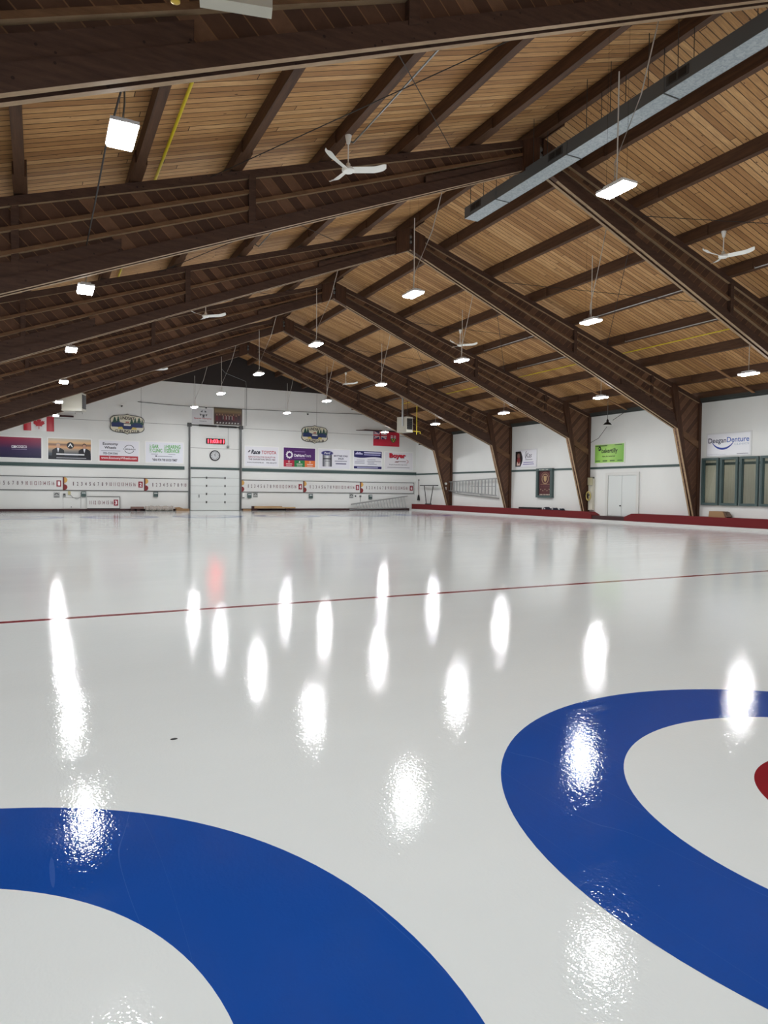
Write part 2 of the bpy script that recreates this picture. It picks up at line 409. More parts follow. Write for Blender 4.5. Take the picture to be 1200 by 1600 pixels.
# ------------------------------------------------------------------ timber roof frames
def make_frame(y, label):
    t = thing('roof_frame', label, 'roof frame', (XC, y, 0), 'timber roof frames')
    TH = .25; P1 = (0, .085); P2 = (.165, .25)
    for s in (-1, 1):
        T = lambda u, v, w, s=s: (XC + s * u, y + w, v)
        zf = .475 if s > 0 else 0
        ftin = 14.28 - (0 if zf else .0)
        # web boards (arm and leg)
        kb = (13.1, ZB(13.1) + .06); kt = (12.7, ZT(12.7) - .03)
        part('arm_web', MB().prism([(0, ZT(0) - .03), kt, kb, (0, ZB(0) + .04)], .09, .16, 'timber_web', T), t)
        part('leg_web', MB().prism([kt, (14.6, ZT(14.6) - .03), (14.6, zf), (14.36, zf), kb], .092, .158, 'timber_web', T), t)
        for (a, b) in (P1, P2):
            part('top_chord', MB().prism([(.0, ZT(0)), (14.62, ZT(14.62)), (14.62, ZT(14.62) - .17), (0, ZT(0) - .17)], a, b, 'timber_dark', T, {2: 'timber_edge'}), t)  # pale lower edge colour paints in light from below
            part('bottom_chord', MB().prism([(0, ZB(0)), (13.15, ZB(13.15)), (13.08, ZB(13.08) + .27), (0, ZB(0) + .24)], a, b, 'timber_dark', T, {0: 'timber_edge'}), t, 'lower chord plank with pale underside')
            part('leg_inner_chord', MB().prism([(13.15, ZB(13.15) - .0), (13.33, ZB(13.15) + .0), (14.45, zf), (14.28, zf)], a, b, 'timber_leg', T, {3: 'timber_edge'}), t, 'leg plank with pale inner edge')
        part('leg_outer_chord', MB().prism([(14.5, zf), (14.65, zf), (14.65, ZT(14.65) - .1), (14.5, ZT(14.5) - .1)], .0, .25, 'timber_leg', T), t)
        # stringers on the near face
        def band(o0, o1, f, h=.075, d=.03):
            za = ZT(o0) + (ZB(o0) - ZT(o0)) * f; zb = ZT(o1) + (ZB(o1) - ZT(o1)) * f
            return MB().prism([(o0, za), (o1, zb), (o1, zb + h), (o0, za + h)], -.005, .09, 'timber_stringer', T, {0: 'timber_edge'})  # stringer undersides coloured paler to stand in for light off the ice
        part('stringer', band(7.4, 12.75, .36), t); part('stringer', band(7.4, 12.85, .61), t); part('stringer', band(.5, 7.3, .52), t)
        # doubled planks and stiffeners
        part('cover_plank', MB().prism([(9.85, ZB(9.85) + .25), (13.05, ZB(13.05) + .27), (12.98, ZB(12.98) + .55), (9.85, ZB(9.85) + .5)], .02, .09, 'timber_dark', T), t)
        part('cover_plank', MB().prism([(.5, ZB(.5) + .2), (3.3, ZB(3.3) + .22), (3.3, ZB(3.3) + .4), (.5, ZB(.5) + .33)], .0, .09, 'timber_dark', T), t)
        part('stiffener', MB().prism([(7.29, ZB(7.29) + .2), (7.43, ZB(7.43) + .2), (7.43, ZT(7.43) - .1), (7.29, ZT(7.29) - .1)], -.015, .09, 'timber_dark', T), t)
        part('stiffener', MB().prism([(11.55, ZB(11.55) + .2), (11.67, ZB(11.67) + .2), (11.67, ZT(11.67) - .1), (11.55, ZT(11.55) - .1)], .01, .09, 'timber_dark', T), t)
        part('knee_post', MB().prism([(13.15, ZB(13.15)), (13.42, ZB(13.15) - .9), (13.62, ZB(13.15) - .9), (13.05, ZT(13.05)), (12.7, ZT(12.7))], -.03, .09, 'timber_leg', T), t)
        part('leg_rail', MB().prism([(13.35, 4.0), (14.5, 3.45), (14.5, 3.75), (13.3, 4.3)], .02, .09, 'timber_stringer', T), t)
        part('apex_plate', MB().prism([(.06, 9.56), (.55, ZB(.55) - .03), (.55, ZT(.55)), (.06, ZT(.06))], -.05, .09, 'timber_leg', T), t)
    for z in (9.86, 10.02):
        part('apex_bolt', MB().lathe([(.05, 0), (.07, .02), (.07, .05), (.04, .07)], None, 'steel_grey', 12, T=lambda a, b, c: (XC + a, y + .09 - c * 1.8, z + b)), t)
    return t
FLAB = ['nearest timber roof frame, crossing the top of the view above the white fan', 'second timber roof frame from the camera, behind the nearest white ceiling fan, under the grey duct',
        'third timber roof frame from the camera, its right leg beside the row of green windows', 'fourth timber roof frame, its right leg between the green sign and the framed banner',
        'fifth timber roof frame, its right leg at the end of the wall ladder', 'farthest timber roof frame, its right leg carrying a round white gauge']
frame0 = make_frame(FR_Y[0], FLAB[0])
for k in range(1, 6): dup(frame0, (XC, FR_Y[k], 0), FLAB[k], 'timber roof frames')

# ------------------------------------------------------------------ purlins under the deck
PUR = [(12.73 + 1.94 * k, 1, k + 1) for k in range(7)] + [(9.33 - 1.92 * k, -1, k + 1) for k in range(7)] + [(XC, 0, 0)]
ORD = ['ridge', 'first', 'second', 'third', 'fourth', 'fifth', 'sixth', 'lowest']
for x, s, k in PUR:
    o = abs(x - XC); hw = .075
    lab = 'dark roof purlin along the ridge above the grey duct' if s == 0 else 'dark roof purlin on the %s slope, %s down from the ridge' % ('right' if s > 0 else 'left', ORD[k])
    t = thing('purlin', lab, 'roof beam', (x, 20.7, ZT(o)), 'roof purlins')
    zt = lambda xx: ZT(abs(xx - XC)) + dk if s else ZT(0) + dk - abs(xx - XC) * .3253
    zb = ZT(o) + (.0 if s else -.05)
    T = lambda u, v, w: (u, w, v)
    ys = [YB] + [q + .125 for q in FR_Y] + [YF]
    pol = [(x - hw, zb + .025), (x + hw, zb + .025), (x + hw, zt(x + hw)), (x - hw, zt(x - hw))] if s else [(x - hw, zb + .06), (x + hw, zb + .06), (x + hw, zt(x + hw)), (x, zt(x)), (x - hw, zt(x - hw))]
    for a, b in zip(ys[:-1], ys[1:]):
        part('beam', MB().prism(pol, a, b, 'timber_purlin', T), t)
    for q in FR_Y:
        for sd in (-1, 1):
            a, b = sorted((x + sd * hw, x + sd * (hw + .035)))
            part('splice_plate', MB().prism([(a, zb + .03), (b, zb + .03), (b, zt(b) - .06), (a, zt(a) - .06)], q - .75, q + 1.0, 'timber_purlin', T), t)

# blocking boards between the lowest purlins, mid-bay
for k, q in enumerate(FR_Y[1:5]):
    for (a, b, nm) in ((22.73, 24.29, 'upper'), (24.65, 25.8, 'lower')):
        y = q + 4.15
        solo('blocking_board', MB().prism([(a - .2, ZT(a - .2 - XC) - .03), (b + .1, ZT(b + .1 - XC) - .03), (b + .1, ZT(b + .1 - XC) - .004), (a - .2, ZT(a - .2 - XC) - .004)], y, y + .12, 'blocking', lambda u, v, w: (u, w, v)),
             '%s tan board between purlins by the right wall, behind the %s frame' % (nm, ['second', 'third', 'fourth', 'fifth'][k]), 'roof board', (a, y, ZT(a - XC)), 'tan blocking boards by the right eave')

# ------------------------------------------------------------------ grey duct under the ridge
t = thing('air_duct', 'long grey galvanised air duct hanging under the ridge', 'duct', (10.95, 8, 9.1))
y0, y1 = -3.5, 16.38
part('duct_bottom', MB().box(10.75, y0, 9.12, 11.18, y1, 9.125, 'galvanised'), t, 'bright galvanised underside')
mb = MB()
mb.box(10.745, y0, 9.12, 10.755, y1, 9.42, 'galvanised_shaded').box(11.175, y0, 9.12, 11.185, y1, 9.42, 'galvanised_shaded').box(10.745, y0, 9.42, 11.185, y1, 9.425, 'galvanised_shaded').box(10.745, y1, 9.12, 11.185, y1 + .005, 9.425, 'galvanised_shaded')
db = part('duct_body', mb, t)
for y in (14.9, 12.2, 9.5, 6.8):
    part('seam', MB().box(10.735, y, 9.112, 11.195, y + .03, 9.43, 'galvanised_shaded').box(10.75, y + .002, 9.108, 11.18, y + .02, 9.114, 'steel_dark'), t)
for y in (15.85, 12.6, 9.2):
    mb = MB().box(10.735, y - .25, 9.2, 10.746, y + .25, 9.38, 'steel_dark')
    for i in range(2): mb.box(10.728, y - .2 + .22 * i, 9.22, 10.738, y - .03 + .22 * i, 9.36, 'black')
    part('grille', mb, db)
for y in (16.1, 14.9, 13.4, 11.6, 10.9, 9.9, 9.2, 7.6, 6.2):
    for x in (10.75, 11.18):
        part('hanger_rod', MB().tube([(x, y, 9.42), (x, y, ZT(abs(x - XC)) + dk if x < 11 else ZT(0) + .01)], .008, 'steel_dark', 6), t)

# ------------------------------------------------------------------ ceiling lights
RN = {'A': ('left', .85, 5.35), 'B': ('centre left', 8.35, 6.3), 'C': ('centre right', 14.12, 6.3), 'D': ('right', 21.1, 5.42)}
def make_light():
    t = thing('ceiling_light', '', 'ceiling light', (0, 0, 0), 'hanging light panels')
    ho = part('housing', MB().box(-.15, -.3, .035, .15, .3, .075, 'light_housing').box(-.09, -.2, .075, .09, .2, .13, 'light_housing'), t)
    mb = MB(); a, b = (.145, .295), (.13, .275)
    v = [(-a[0], -a[1], .034), (a[0], -a[1], .034), (a[0], a[1], .034), (-a[0], a[1], .034), (-b[0], -b[1], 0), (b[0], -b[1], 0), (b[0], b[1], 0), (-b[0], b[1], 0)]
    mb.raw(v, [(4, 7, 6, 5), (0, 4, 5, 1), (1, 5, 6, 2), (2, 6, 7, 3), (3, 7, 4, 0)], 'lamp_glow')
    part('diffuser', mb, ho, 'glowing white diffuser')
    return t
L0 = make_light()
CNT = ['nearest', 'second', 'third', 'fourth', 'fifth', 'sixth']
first = True
for r in 'ABCD':
    nm, x, z = RN[r]
    for k in range(-1, 6):
        y = 8.2 + 6.7 * k + (.1 if r in 'AB' else .0)
        if k < 0: lab = 'hanging light panel of the %s row, overhead behind the view' % nm
        else: lab = 'glowing hanging light panel, %s from the camera in the %s row' % (CNT[k] if r in 'AB' or k > 0 else 'nearest', nm)
        if first: t = L0; t.location = (x, y, z); t['label'] = lab; first = False
        else: t = dup(L0, (x, y, z), lab, 'hanging light panels')
        BASE[t.name] = (x, y, z)
        # wires and cord up to the roof
        mb = MB()
        o = abs(x - XC); zt = ZT(o) + dk
        if r in 'AD': cord = [(x, y, z + .13), (x + .03, y + .02, z + .4), (x + .01, y, zt)]
        else:
            xt = 9.33 if r == 'B' else 14.67
            cord = [(x, y + .1, z + .13), (x + .06, y + .1, z + .28), (x + .04, y + .08, z + .5), (x + (xt - x) * .55, y + .03, z + 1.7), (xt, y, ZT(abs(xt - XC)) + .022)]
        part('cord', MB().tube(cord, .011, 'wire_pale', 6), t)
        for sy in (-.22, .22): mb.tube([(x, y + sy, z + .075), (x, y + sy, zt)], .002, 'wire_dark', 5)
        part('hanging_wire', mb, t)

# ------------------------------------------------------------------ ceiling fans
def make_fan():
    t = thing('ceiling_fan', 'white three-blade ceiling fan nearest the camera, before the second roof frame', 'ceiling fan', (0, 0, 0), 'white ceiling fans')
    part('canopy', MB().lathe([(.035, .5), (.065, .64), (.065, .66)], (0, 0, 0), 'white_gloss', 20), t)
    part('rod', MB().lathe([(.013, .05), (.013, .52)], (0, 0, 0), 'white_gloss', 10), t)
    part('motor', MB().lathe([(.03, -.06), (.1, -.055), (.125, -.03), (.125, .01), (.1, .03), (.045, .05), (.045, .1), (.02, .13)], (0, 0, 0), 'white_gloss', 28), t)
    for k in range(3):
        a = 2 * PI * k / 3; ca, sa = math.cos(a), math.sin(a); mb = MB(); n = 16; vs = []; top = []
        for i in range(n + 1):
            u = i / n; r = .1 + .66 * u
            hw = .068 + .014 * u
            if u > .86: hw *= math.sqrt(max(0.02, 1 - ((u - .86) / .14) ** 2 * .93))
            z = -.015 + .02 * u + (.06 * ((u - .62) / .38) ** 1.5 if u > .62 else 0)
            for sgn in (-1, 1):
                q = sgn * hw; zz = z - sgn * .028
                vs.append((r * ca - q * sa, r * sa + q * ca, zz)); top.append((r * ca - q * sa, r * sa + q * ca, zz + .007))
        N = len(vs); fs = []
        for i in range(n):
            b = 2 * i
            fs += [(b, b + 1, b + 3, b + 2), (N + b, N + b + 2, N + b + 3, N + b + 1), (b, b + 2, N + b + 2, N + b), (b + 1, N + b + 1, N + b + 3, b + 3)]
        fs += [(0, N, N + 1, 1), (2 * n, 2 * n + 1, N + 2 * n + 1, N + 2 * n)]
        mb.raw(vs + top, fs, 'white_gloss')
        part('blade', mb, t)
    return t
F0 = make_fan(); F0.location = (5.5, 12.6, 7.79); F0.rotation_euler = (0, 0, math.radians(-26))
for (x, y, z, a, lab) in ((16.65, 12.6, 7.92, -62, 'white ceiling fan at the right edge, beside the second roof frame'),
                          (5.5, 25.55, 7.79, -32, 'white ceiling fan left of centre in front of the fifth roof frame'),
                          (16.65, 25.6, 7.92, -36, 'small white ceiling fan right of centre, just above a light panel'),
                          (5.5, 38.3, 7.79, -26, 'tiny distant white fan on the left, above the dark gable end'),
                          (16.65, 38.2, 7.92, -40, 'tiny distant white fan right of centre, near the far end wall')):
    dup(F0, (x, y, z), lab, 'white ceiling fans', math.radians(a))

# ------------------------------------------------------------------ unit heaters
def heater(name, loc, rz, size, label, rods, grille='side'):
    t = thing(name, label, 'heater', loc); t.rotation_euler = (0, 0, rz)
    w, d, h = size; BASE[t.name] = (0, 0, 0)
    ca = part('casing', MB().box(-w / 2, -d / 2, 0, w / 2, d / 2, h, 'heater_beige') if not grille else MB().box(-w / 2, -d / 2, 0, w / 2, d / 2, h, 'heater_beige').box(-w / 2 - .012, -d / 2 - .012, -.02, w / 2 + .012, d / 2 + .012, .03, 'heater_beige'), t)
    mb = MB()
    if grille == 'side':
        mb.box(w / 2, -d / 2 + .05, .1, w / 2 + .012, d / 2 - .05, h - .08, 'black')
        for i in range(7):
            z = .14 + (h - .26) * i / 6
            mb.box(w / 2, -d / 2 + .06, z, w / 2 + .03, d / 2 - .06, z + .02, 'black')
    elif grille == 'front':
        mb.box(-w / 2 + .05, -d / 2 - .012, .14, w / 2 - .05, -d / 2, h - .1, 'black')
        for i in range(6):
            z = .18 + (h - .34) * i / 5
            mb.box(-w / 2 + .06, -d / 2 - .04, z, w / 2 - .06, -d / 2, z + .02, 'steel_dark')
    if grille: part('louvre_grille', mb, ca, 'black louvred outlet')
    mb = MB()
    for sx in (-1, 1): mb.tube([(sx * w * .4, 0, h), (sx * w * .4, 0, rods)], .012, 'steel_dark', 6)
    part('hanger_rod', mb, t)
    if grille == 'side':
        part('drip_bracket', MB().tube([(w * .1, -.1, -.16), (w * .1, -.1, -.06), (w * .45, -.1, -.06), (w * .45, -.1, -.16)], .012, 'steel_dark', 6), t)
    return t
H = heater('unit_heater', (1.56, 37.0, 5.2), math.radians(-22), (.95, .6, .86), 'beige unit heater hanging at the far left, black louvres on its right side', 2.0)
part('flue', MB().box(-.95, -.2, .38, -.475, .2, .66, 'white_paint'), H, 'white flue box')
H = heater('unit_heater', (20.22, 37.2, 5.08), math.radians(18), (.56, .8, .92), 'narrow beige unit heater hanging at the far right with louvred front', 2.23, 'front')
part('flue', MB().tube([(-.3, -.1, .35), (-.32, -.1, 2.33)], .06, 'alu', 10), H, 'pale vertical flue pipe')
mb = MB().tube([(20.95, 37.0, 4.95), (20.95, 37.0, 7.44)], .025, 'yellow_pipe', 8).tube([(20.55, 37.0, 5.15), (20.95, 37.0, 5.15), (21.2, 37.0, 5.15), (21.2, 37.0, 5.0)], .02, 'yellow_pipe', 8)
solo('gas_pipe', mb, 'yellow gas pipe dropping beside the far right heater', 'pipe', (20.95, 37, 5))
H = heater('unit_heater', (1.51, 5.86, 5.5), math.radians(-14), (.6, .14, .75), 'pale heater casing cut off by the top edge of the view', 1.95, None)
mb = MB().tube([(.99, 5.75, 5.33), (.99, 5.75, 6.0), (.99, 5.75, 7.31)], .02, 'yellow_pipe', 10).lathe([(.02, 0), (.038, .01), (.038, .05), (.026, .055), (.04, .07), (.04, .12), (.022, .13)], (.99, 5.75, 5.3), 'brass', 14)
solo('gas_valve', mb, 'short brass gas fitting at the top edge beside the pale heater', 'pipe', (.99, 5.75, 5.3))
# yellow gas lines and thin conduits running the length of the roof
solo('gas_pipe', MB().tube([(2.1, YB, ZT(9.15) + .27), (2.1, 34, ZT(9.15) + .27)], .028, 'yellow_pipe', 10), 'yellow gas pipe under the left roof slope', 'pipe', (2.1, 15, ZT(9.15)))
solo('gas_pipe', MB().tube([(21.44, YB, ZT(10.19) + .2), (21.44, 40, ZT(10.19) + .2)], .022, 'yellow_pipe', 10), 'yellow gas pipe under the right roof slope', 'pipe', (21.44, 15, ZT(10.19)))
for x, lab in ((18.42, 'silver conduit clipped under the fourth purlin of the right slope'), (20.36, 'silver conduit clipped under the fifth purlin of the right slope'), (5.74, 'silver conduit clipped under the third purlin of the left slope')):
    z = ZT(abs(x - XC)) - .01
    mb = MB()
    for a, b in zip([YB] + [q + 1.1 for q in FR_Y], [q - .85 for q in FR_Y] + [44]):
        mb.tube([(x, a, z), (x, b, z)], .016, 'alu', 8)
    for a, b in zip([q - .85 for q in FR_Y], [q + 1.1 for q in FR_Y]): mb.tube([(x, a, z), (x + .12 * (1 if x > XC else -1), a + .1, z + .1), (x + .12 * (1 if x > XC else -1), b - .1, z + .1), (x, b, z)], .016, 'alu', 8)
    solo('conduit', mb, lab, 'conduit', (x, 20, z))
solo('slung_cable', MB().tube([(.8, 7.85, 5.65), (.8, 9.8, 5.89), (.8, 11.74, 5.86), (.8, 14.64, 5.88), (.84, 14.78, 5.6)], .012, 'wire_dark', 6), 'dark cord slung between the two nearest light panels of the left row', 'cord', (.83, 11, 5.5))
# crossed bracing cables
for k, q in enumerate(FR_Y[:4]):
    for s, nm in ((1, 'right'), (-1, 'left')):
        o1, o2 = (3.6, 9.0) if s > 0 else (2.6, 8.2)
        za, zb_ = ZT(o1) - .06, ZT(o2) - .06
        t = thing('cross_brace', 'thin crossed dark cables under the %s roof slope, behind the %s frame' % (nm, ['nearest', 'second', 'third', 'fourth'][k]), 'cables', (XC + s * o1, q, za), 'roof bracing cables')
        part('cable', MB().tube([(XC + s * o1, q + .25, za), (XC + s * o2, q + 6.7, zb_)], .009, 'wire_dark', 6), t)
        part('cable', MB().tube([(XC + s * o2, q + .25, zb_ - .02), (XC + s * o1, q + 6.7, za - .02)], .009, 'wire_dark', 6), t)

# black barn pendants near the right wall
def pendant(x, y, z, zt, label):
    t = thing('barn_lamp', label, 'lamp', (x, y, z))
    sh = part('shade', MB().lathe([(.2, 0), (.2, .02), (.14, .1), (.06, .15), (.055, .24), (.03, .27), (.02, .3)], (x, y, z), 'black', 24), t)
    part('bulb_ring', MB().lathe([(.185, -.02), (.185, .001)], (x, y, z), 'white_paint', 24), sh, 'white lower rim')
    part('cord', MB().tube([(x, y, z + .29), (x, y, zt)], .012, 'steel_grey', 6), t)
pendant(25.2, 25.3, 4.82, ZT(13.95) + dk, 'black barn style pendant lamp above the white double doors')
pendant(25.3, 44.0, 4.86, ZT(14.05) + dk, 'small black pendant lamp in the far right corner')
mb = MB()
P = [(25.75, 27.2, 4.0), (25.6, 26.3, 4.25), (25.35, 25.5, 4.75)]
mb.tube(P, .012, 'wire_dark', 6); mb.tube([(25.35, 25.1, 5.05), (25.5, 24.6, 5.35), (25.75, 24.1, 5.75)], .012, 'wire_dark', 6)
solo('power_cable', mb, 'black cable looping to the pendant lamp above the double doors', 'cable', (25.75, 27.2, 4))
DEB = (.676, 3.929)
# ------------------------------------------------------------------ overhead door in the far wall
t = structE('door_1', (10.5, YF, 0))
mb = MB()
for i in range(5):
    z0 = .02 + .54 * i
    mb.box(8.9, YF - .07, z0, 12.13, YF - .01, z0 + .53, 'door_white')
    mb.box(8.9, YF - .055, z0 + .53, 12.13, YF - .015, z0 + .545, 'dark_seam')
lf = part('door_leaf', mb, t)
for i in range(4):
    for u in (9.92, 11.15): part('hinge', MB().box(u - .04, YF - .1, .02 + .54 * (i + 1) - .07, u + .04, YF - .065, .02 + .54 * (i + 1) + .07, 'steel_dark'), lf)
part('lift_handle', MB().box(9.4, YF - .11, .86, 9.46, YF - .065, 1.06, 'steel_grey'), lf)
part('lock_bar', MB().box(8.95, YF - .1, 2.16, 11.2, YF - .075, 2.2, 'steel_grey'), lf)
part('head_strip', MB().box(8.86, YF - .09, 2.75, 12.13, YF - .01, 2.87, 'green_trim'), t)
for u in (8.8, 12.2): part('track', MB().box(u - .06, YF - .16, 0, u + .06, YF - .01, 5.6, 'steel_grey').box(u - .03, YF - .17, 0, u + .03, YF - .155, 5.6, 'steel_dark'), t)
part('spring_shaft', MB().tube([(8.8, YF - .13, 5.62), (12.25, YF - .13, 5.6)], .035, 'steel_dark', 10).tube([(9.4, YF - .13, 5.615), (10.55, YF - .13, 5.61)], .06, 'black', 12).tube([(10.7, YF - .13, 5.61), (11.9, YF - .13, 5.6)], .06, 'black', 12).box(8.68, YF - .2, 5.5, 8.92, YF - .01, 5.74, 'steel_dark').box(12.1, YF - .2, 5.48, 12.34, YF - .01, 5.72, 'steel_dark'), t)
part('pull_cord', MB().tube([(11.35, YF - .06, 5.55), (11.35, YF - .06, 4.4)], .01, 'steel_grey', 6).box(11.28, YF - .09, 4.2, 11.42, YF - .02, 4.36, 'steel_grey'), t)

# ------------------------------------------------------------------ sponsor signs
def sign(name, label, T, b, face=(232, 232, 236), border=None, cat='sign', depth=.035, group=None):
    """b = (u0, v0, u1, v1) on the wall; returns the thing and a helper for printing on it"""
    c = T((b[0] + b[2]) / 2, b[1], 0)
    t = thing(name, label, cat, c, group)
    m = face if isinstance(face, str) else ink(face)
    if border: part('panel', MB().box(b[0], b[1], .004, b[2], b[3], depth - .006, ink(border), T), t); q = .06
    else: q = 0
    o = MB()
    if q: o.box(b[0] + q, b[1] + q, depth - .006, b[2] - q, b[3] - q, depth, m, T); part('printed_face', o, t)
    else: part('panel', o.box(b[0], b[1], .004, b[2], b[3], depth, m, T), t)
    return t, depth + .004
WB = (236, 236, 234)
SG = 'sponsor signs on the far wall'
# maroon and navy sign
t, w = sign('sponsor_sign', 'maroon and navy sponsor sign at the far left edge', FAR, (-2.35, 3.1, .2, 4.42), 'print_maroon_navy', WB, group=SG)
mb = MB().text('COGECO', (-1.158, 3.730, -0.623, 3.881), w, ink((235, 232, 240)), FAR, .02)
part('lettering', mb, t, 'white lettering')
b = (-1.423, 3.726, -1.191, 3.865)
mb = MB().rect(b, w, ink((235, 232, 240)), FAR).rect((b[0] + .03, b[1] + .03, b[0] + .1, b[3] - .03), w + .003, ink((70, 36, 84)), FAR).disc((b[2], (b[1] + b[3]) / 2), .05, w, ink((235, 232, 240)), FAR)
mb.rect((-1.423, 3.635, -0.624, 3.665), w, ink((150, 140, 170)), FAR)
part('emblem', mb, t)
# sign with two men in suits
t, w = sign('sponsor_sign', 'sponsor sign showing two people in dark suits against an orange sky', FAR, (.45, 3.06, 2.93, 4.44), 'print_sunset', WB, group=SG)
def bust(cx, base, k, hair, suit, skin, name):
    mb = MB()
    mb.flat([(cx - .36 * k, base), (cx + .36 * k, base), (cx + .34 * k, base + .36 * k), (cx + .2 * k, base + .46 * k), (cx + .07 * k, base + .52 * k), (cx - .07 * k, base + .52 * k), (cx - .2 * k, base + .46 * k), (cx - .34 * k, base + .36 * k)], w, ink(suit), FAR)
    mb.flat([(cx - .07 * k, base + .5 * k), (cx + .07 * k, base + .5 * k), (cx, base + .2 * k)], w + .002, ink((225, 228, 236)), FAR)
    mb.disc((cx, base + .67 * k), .12 * k, w + .001, ink(hair), FAR, 20, .16 * k)
    mb.disc((cx, base + .63 * k), .105 * k, w + .003, ink(skin), FAR, 20, .14 * k)
    part(name, mb, t)
bust(1.05, 3.34, .95, (150, 140, 132), (22, 24, 32), (200, 158, 132), 'portrait'); bust(2.5, 3.34, .95, (30, 24, 22), (16, 18, 26), (188, 140, 112), 'portrait')
mb = MB().disc((1.72, 3.98), .2, w, ink((18, 18, 20)), FAR).flat([(1.57, 3.88), (1.63, 3.88), (1.72, 4.02), (1.81, 3.88), (1.87, 3.88), (1.72, 4.13)], w + .003, ink((240, 240, 240)), FAR)
part('emblem', mb, t)
mb = MB().rect((.52, 3.13, 2.86, 3.34), w + .004, ink((20, 24, 34)), FAR).rect((.95, 3.4, 2.5, 3.48), w + .006, ink((225, 225, 228)), FAR).rect((.95, 3.2, 2.6, 3.24), w + .006, ink((180, 180, 186)), FAR)
part('caption_band', mb, t)
# tyre and car sign
t, w = sign('sponsor_sign', 'white sponsor sign with a red strip along its bottom and a ring emblem', FAR, (3.3, 3.05, 5.72, 4.43), (228, 228, 236), WB, group=SG)
mb = MB().text('Economy', (3.546, 4.053, 4.438, 4.260), w, ink((34, 34, 52)), FAR, .025).text('Wheels', (3.638, 3.865, 4.325, 4.025), w, ink((34, 34, 52)), FAR, .025)
mb.text('705-324-5566', (3.563, 3.519, 4.418, 3.659), w, ink((60, 66, 84)), FAR, .02).rect((3.453, 3.727, 4.569, 3.759), w, ink((150, 150, 165)), FAR)
part('lettering', mb, t)
mb = MB().rect((3.361, 3.116, 5.626, 3.440), w, ink((176, 38, 52)), FAR).text('www.EconomyWheels.com', (3.452, 3.196, 5.538, 3.376), w + .003, ink((240, 226, 228)), FAR, .02)
part('web_strip', mb, t, 'red strip with web address')
c = (5.098, 3.880); r = .3
mb = MB().ring(c, r - .035, r, w, ink((40, 40, 50)), FAR, 20, .28, PI - .28, .9).ring(c, r - .035, r, w, ink((40, 40, 50)), FAR, 20, PI + .28, 2 * PI - .28, .9).text('NISSAN', (c[0] - .36, c[1] - .045, c[0] + .36, c[1] + .045), w, ink((50, 50, 60)), FAR, .02)
part('emblem', mb, t)
# hearing clinic sign
t, w = sign('sponsor_sign', 'white sponsor sign with tall green lettering beside the overhead door', FAR, (6.03, 3.05, 8.46, 4.45), (226, 228, 236), WB, group=SG)
G = ink((98, 176, 92))
mb = MB().text('EAR', (6.500, 4.009, 6.881, 4.242), w, G, FAR, .03).text('CLINIC', (6.500, 3.747, 7.099, 3.984), w, G, FAR, .03).text('HEARING', (7.349, 4.010, 8.242, 4.254), w, G, FAR, .03).text('SERVICE', (7.350, 3.739, 8.178, 3.980), w, G, FAR, .03)
mb.text('LINDSAY', (6.316, 3.740, 6.441, 4.238), w, G, FAR, .02, 0, True).text('LINDSAY', (7.214, 3.743, 7.317, 4.233), w, G, FAR, .02, 0, True)
mb.text('"HEAR FOR THE GOOD TIMES"', (6.488, 3.194, 8.041, 3.351), w, ink((40, 38, 62)), FAR, .03)
for bb in ((6.410, 3.618, 6.842, 3.650), (7.478, 3.613, 7.919, 3.646), (6.803, 3.475, 7.718, 3.516)): mb.rect(bb, w, ink((140, 140, 156)), FAR)
part('lettering', mb, t)
part('icon', MB().disc((6.724, 3.506), .05, w, ink((70, 70, 90)), FAR), t)
# car dealer
t, w = sign('sponsor_sign', 'white sponsor sign with black and red lettering right of the overhead door', FAR, (12.46, 2.97, 14.92, 4.42), (226, 226, 232), WB, group=SG)
mb = MB().text('Race', (12.921, 3.853, 13.580, 4.159), w, ink((26, 26, 46)), FAR, .04, .35).text('TOYOTA', (13.666, 3.877, 14.725, 4.106), w, ink((176, 34, 48)), FAR, .02)
mb.flat([(12.698, 3.969), (12.831, 4.135), (12.902, 4.107), (12.809, 3.973)], w, ink((60, 60, 76)), FAR)
part('lettering', mb, t); mb = MB()
mb.text('REPUTATION FOR QUALITY IN', (12.753, 3.587, 14.644, 3.719), w, ink((150, 60, 74)), FAR, .02).text('THE KAWARTHAS SINCE 1960', (12.754, 3.442, 14.645, 3.561), w, ink((84, 44, 58)), FAR, .02)
part('slogan', mb, t); mb = MB()
mb.text('www.racetoyota.ca', (12.658, 3.223, 13.823, 3.328), w, ink((50, 54, 66)), FAR, .02).text('705-324-6777', (14.005, 3.238, 14.762, 3.326), w, ink((50, 54, 66)), FAR, .02)
part('contact_line', mb, t)
# coach tours
t, w = sign('sponsor_sign', 'purple sponsor sign with red, green and orange blocks at the bottom', FAR, (15.2, 3.0, 17.66, 4.45), (78, 28, 104), WB, group=SG)
WH = ink((240, 236, 242))
c = (15.680, 3.896)
st = []
for k in range(24): a = 2 * PI * k / 24; st.append((c[0] + (.29 if k % 2 == 0 else .22) * math.cos(a), c[1] + (.29 if k % 2 == 0 else .22) * math.sin(a)))
mb = MB().flat(st, w, WH, FAR).disc(c, .145, w + .003, ink((78, 28, 104)), FAR)
part('emblem', mb, t, 'white sun emblem')
mb = MB().text('DeNure', (16.034, 3.764, 16.795, 3.971), w, WH, FAR, .04).text('Tours', (16.805, 3.775, 17.277, 3.974), w, WH, FAR, .0).rect((16.041, 4.116, 16.851, 4.157), w, ink((150, 120, 170)), FAR).rect((16.044, 3.656, 16.855, 3.693), w, ink((150, 120, 170)), FAR)
part('lettering', mb, t)
bb = (15.26, 3.06, 17.6, 3.52); q = (bb[2] - bb[0]) / 3
mb = MB()
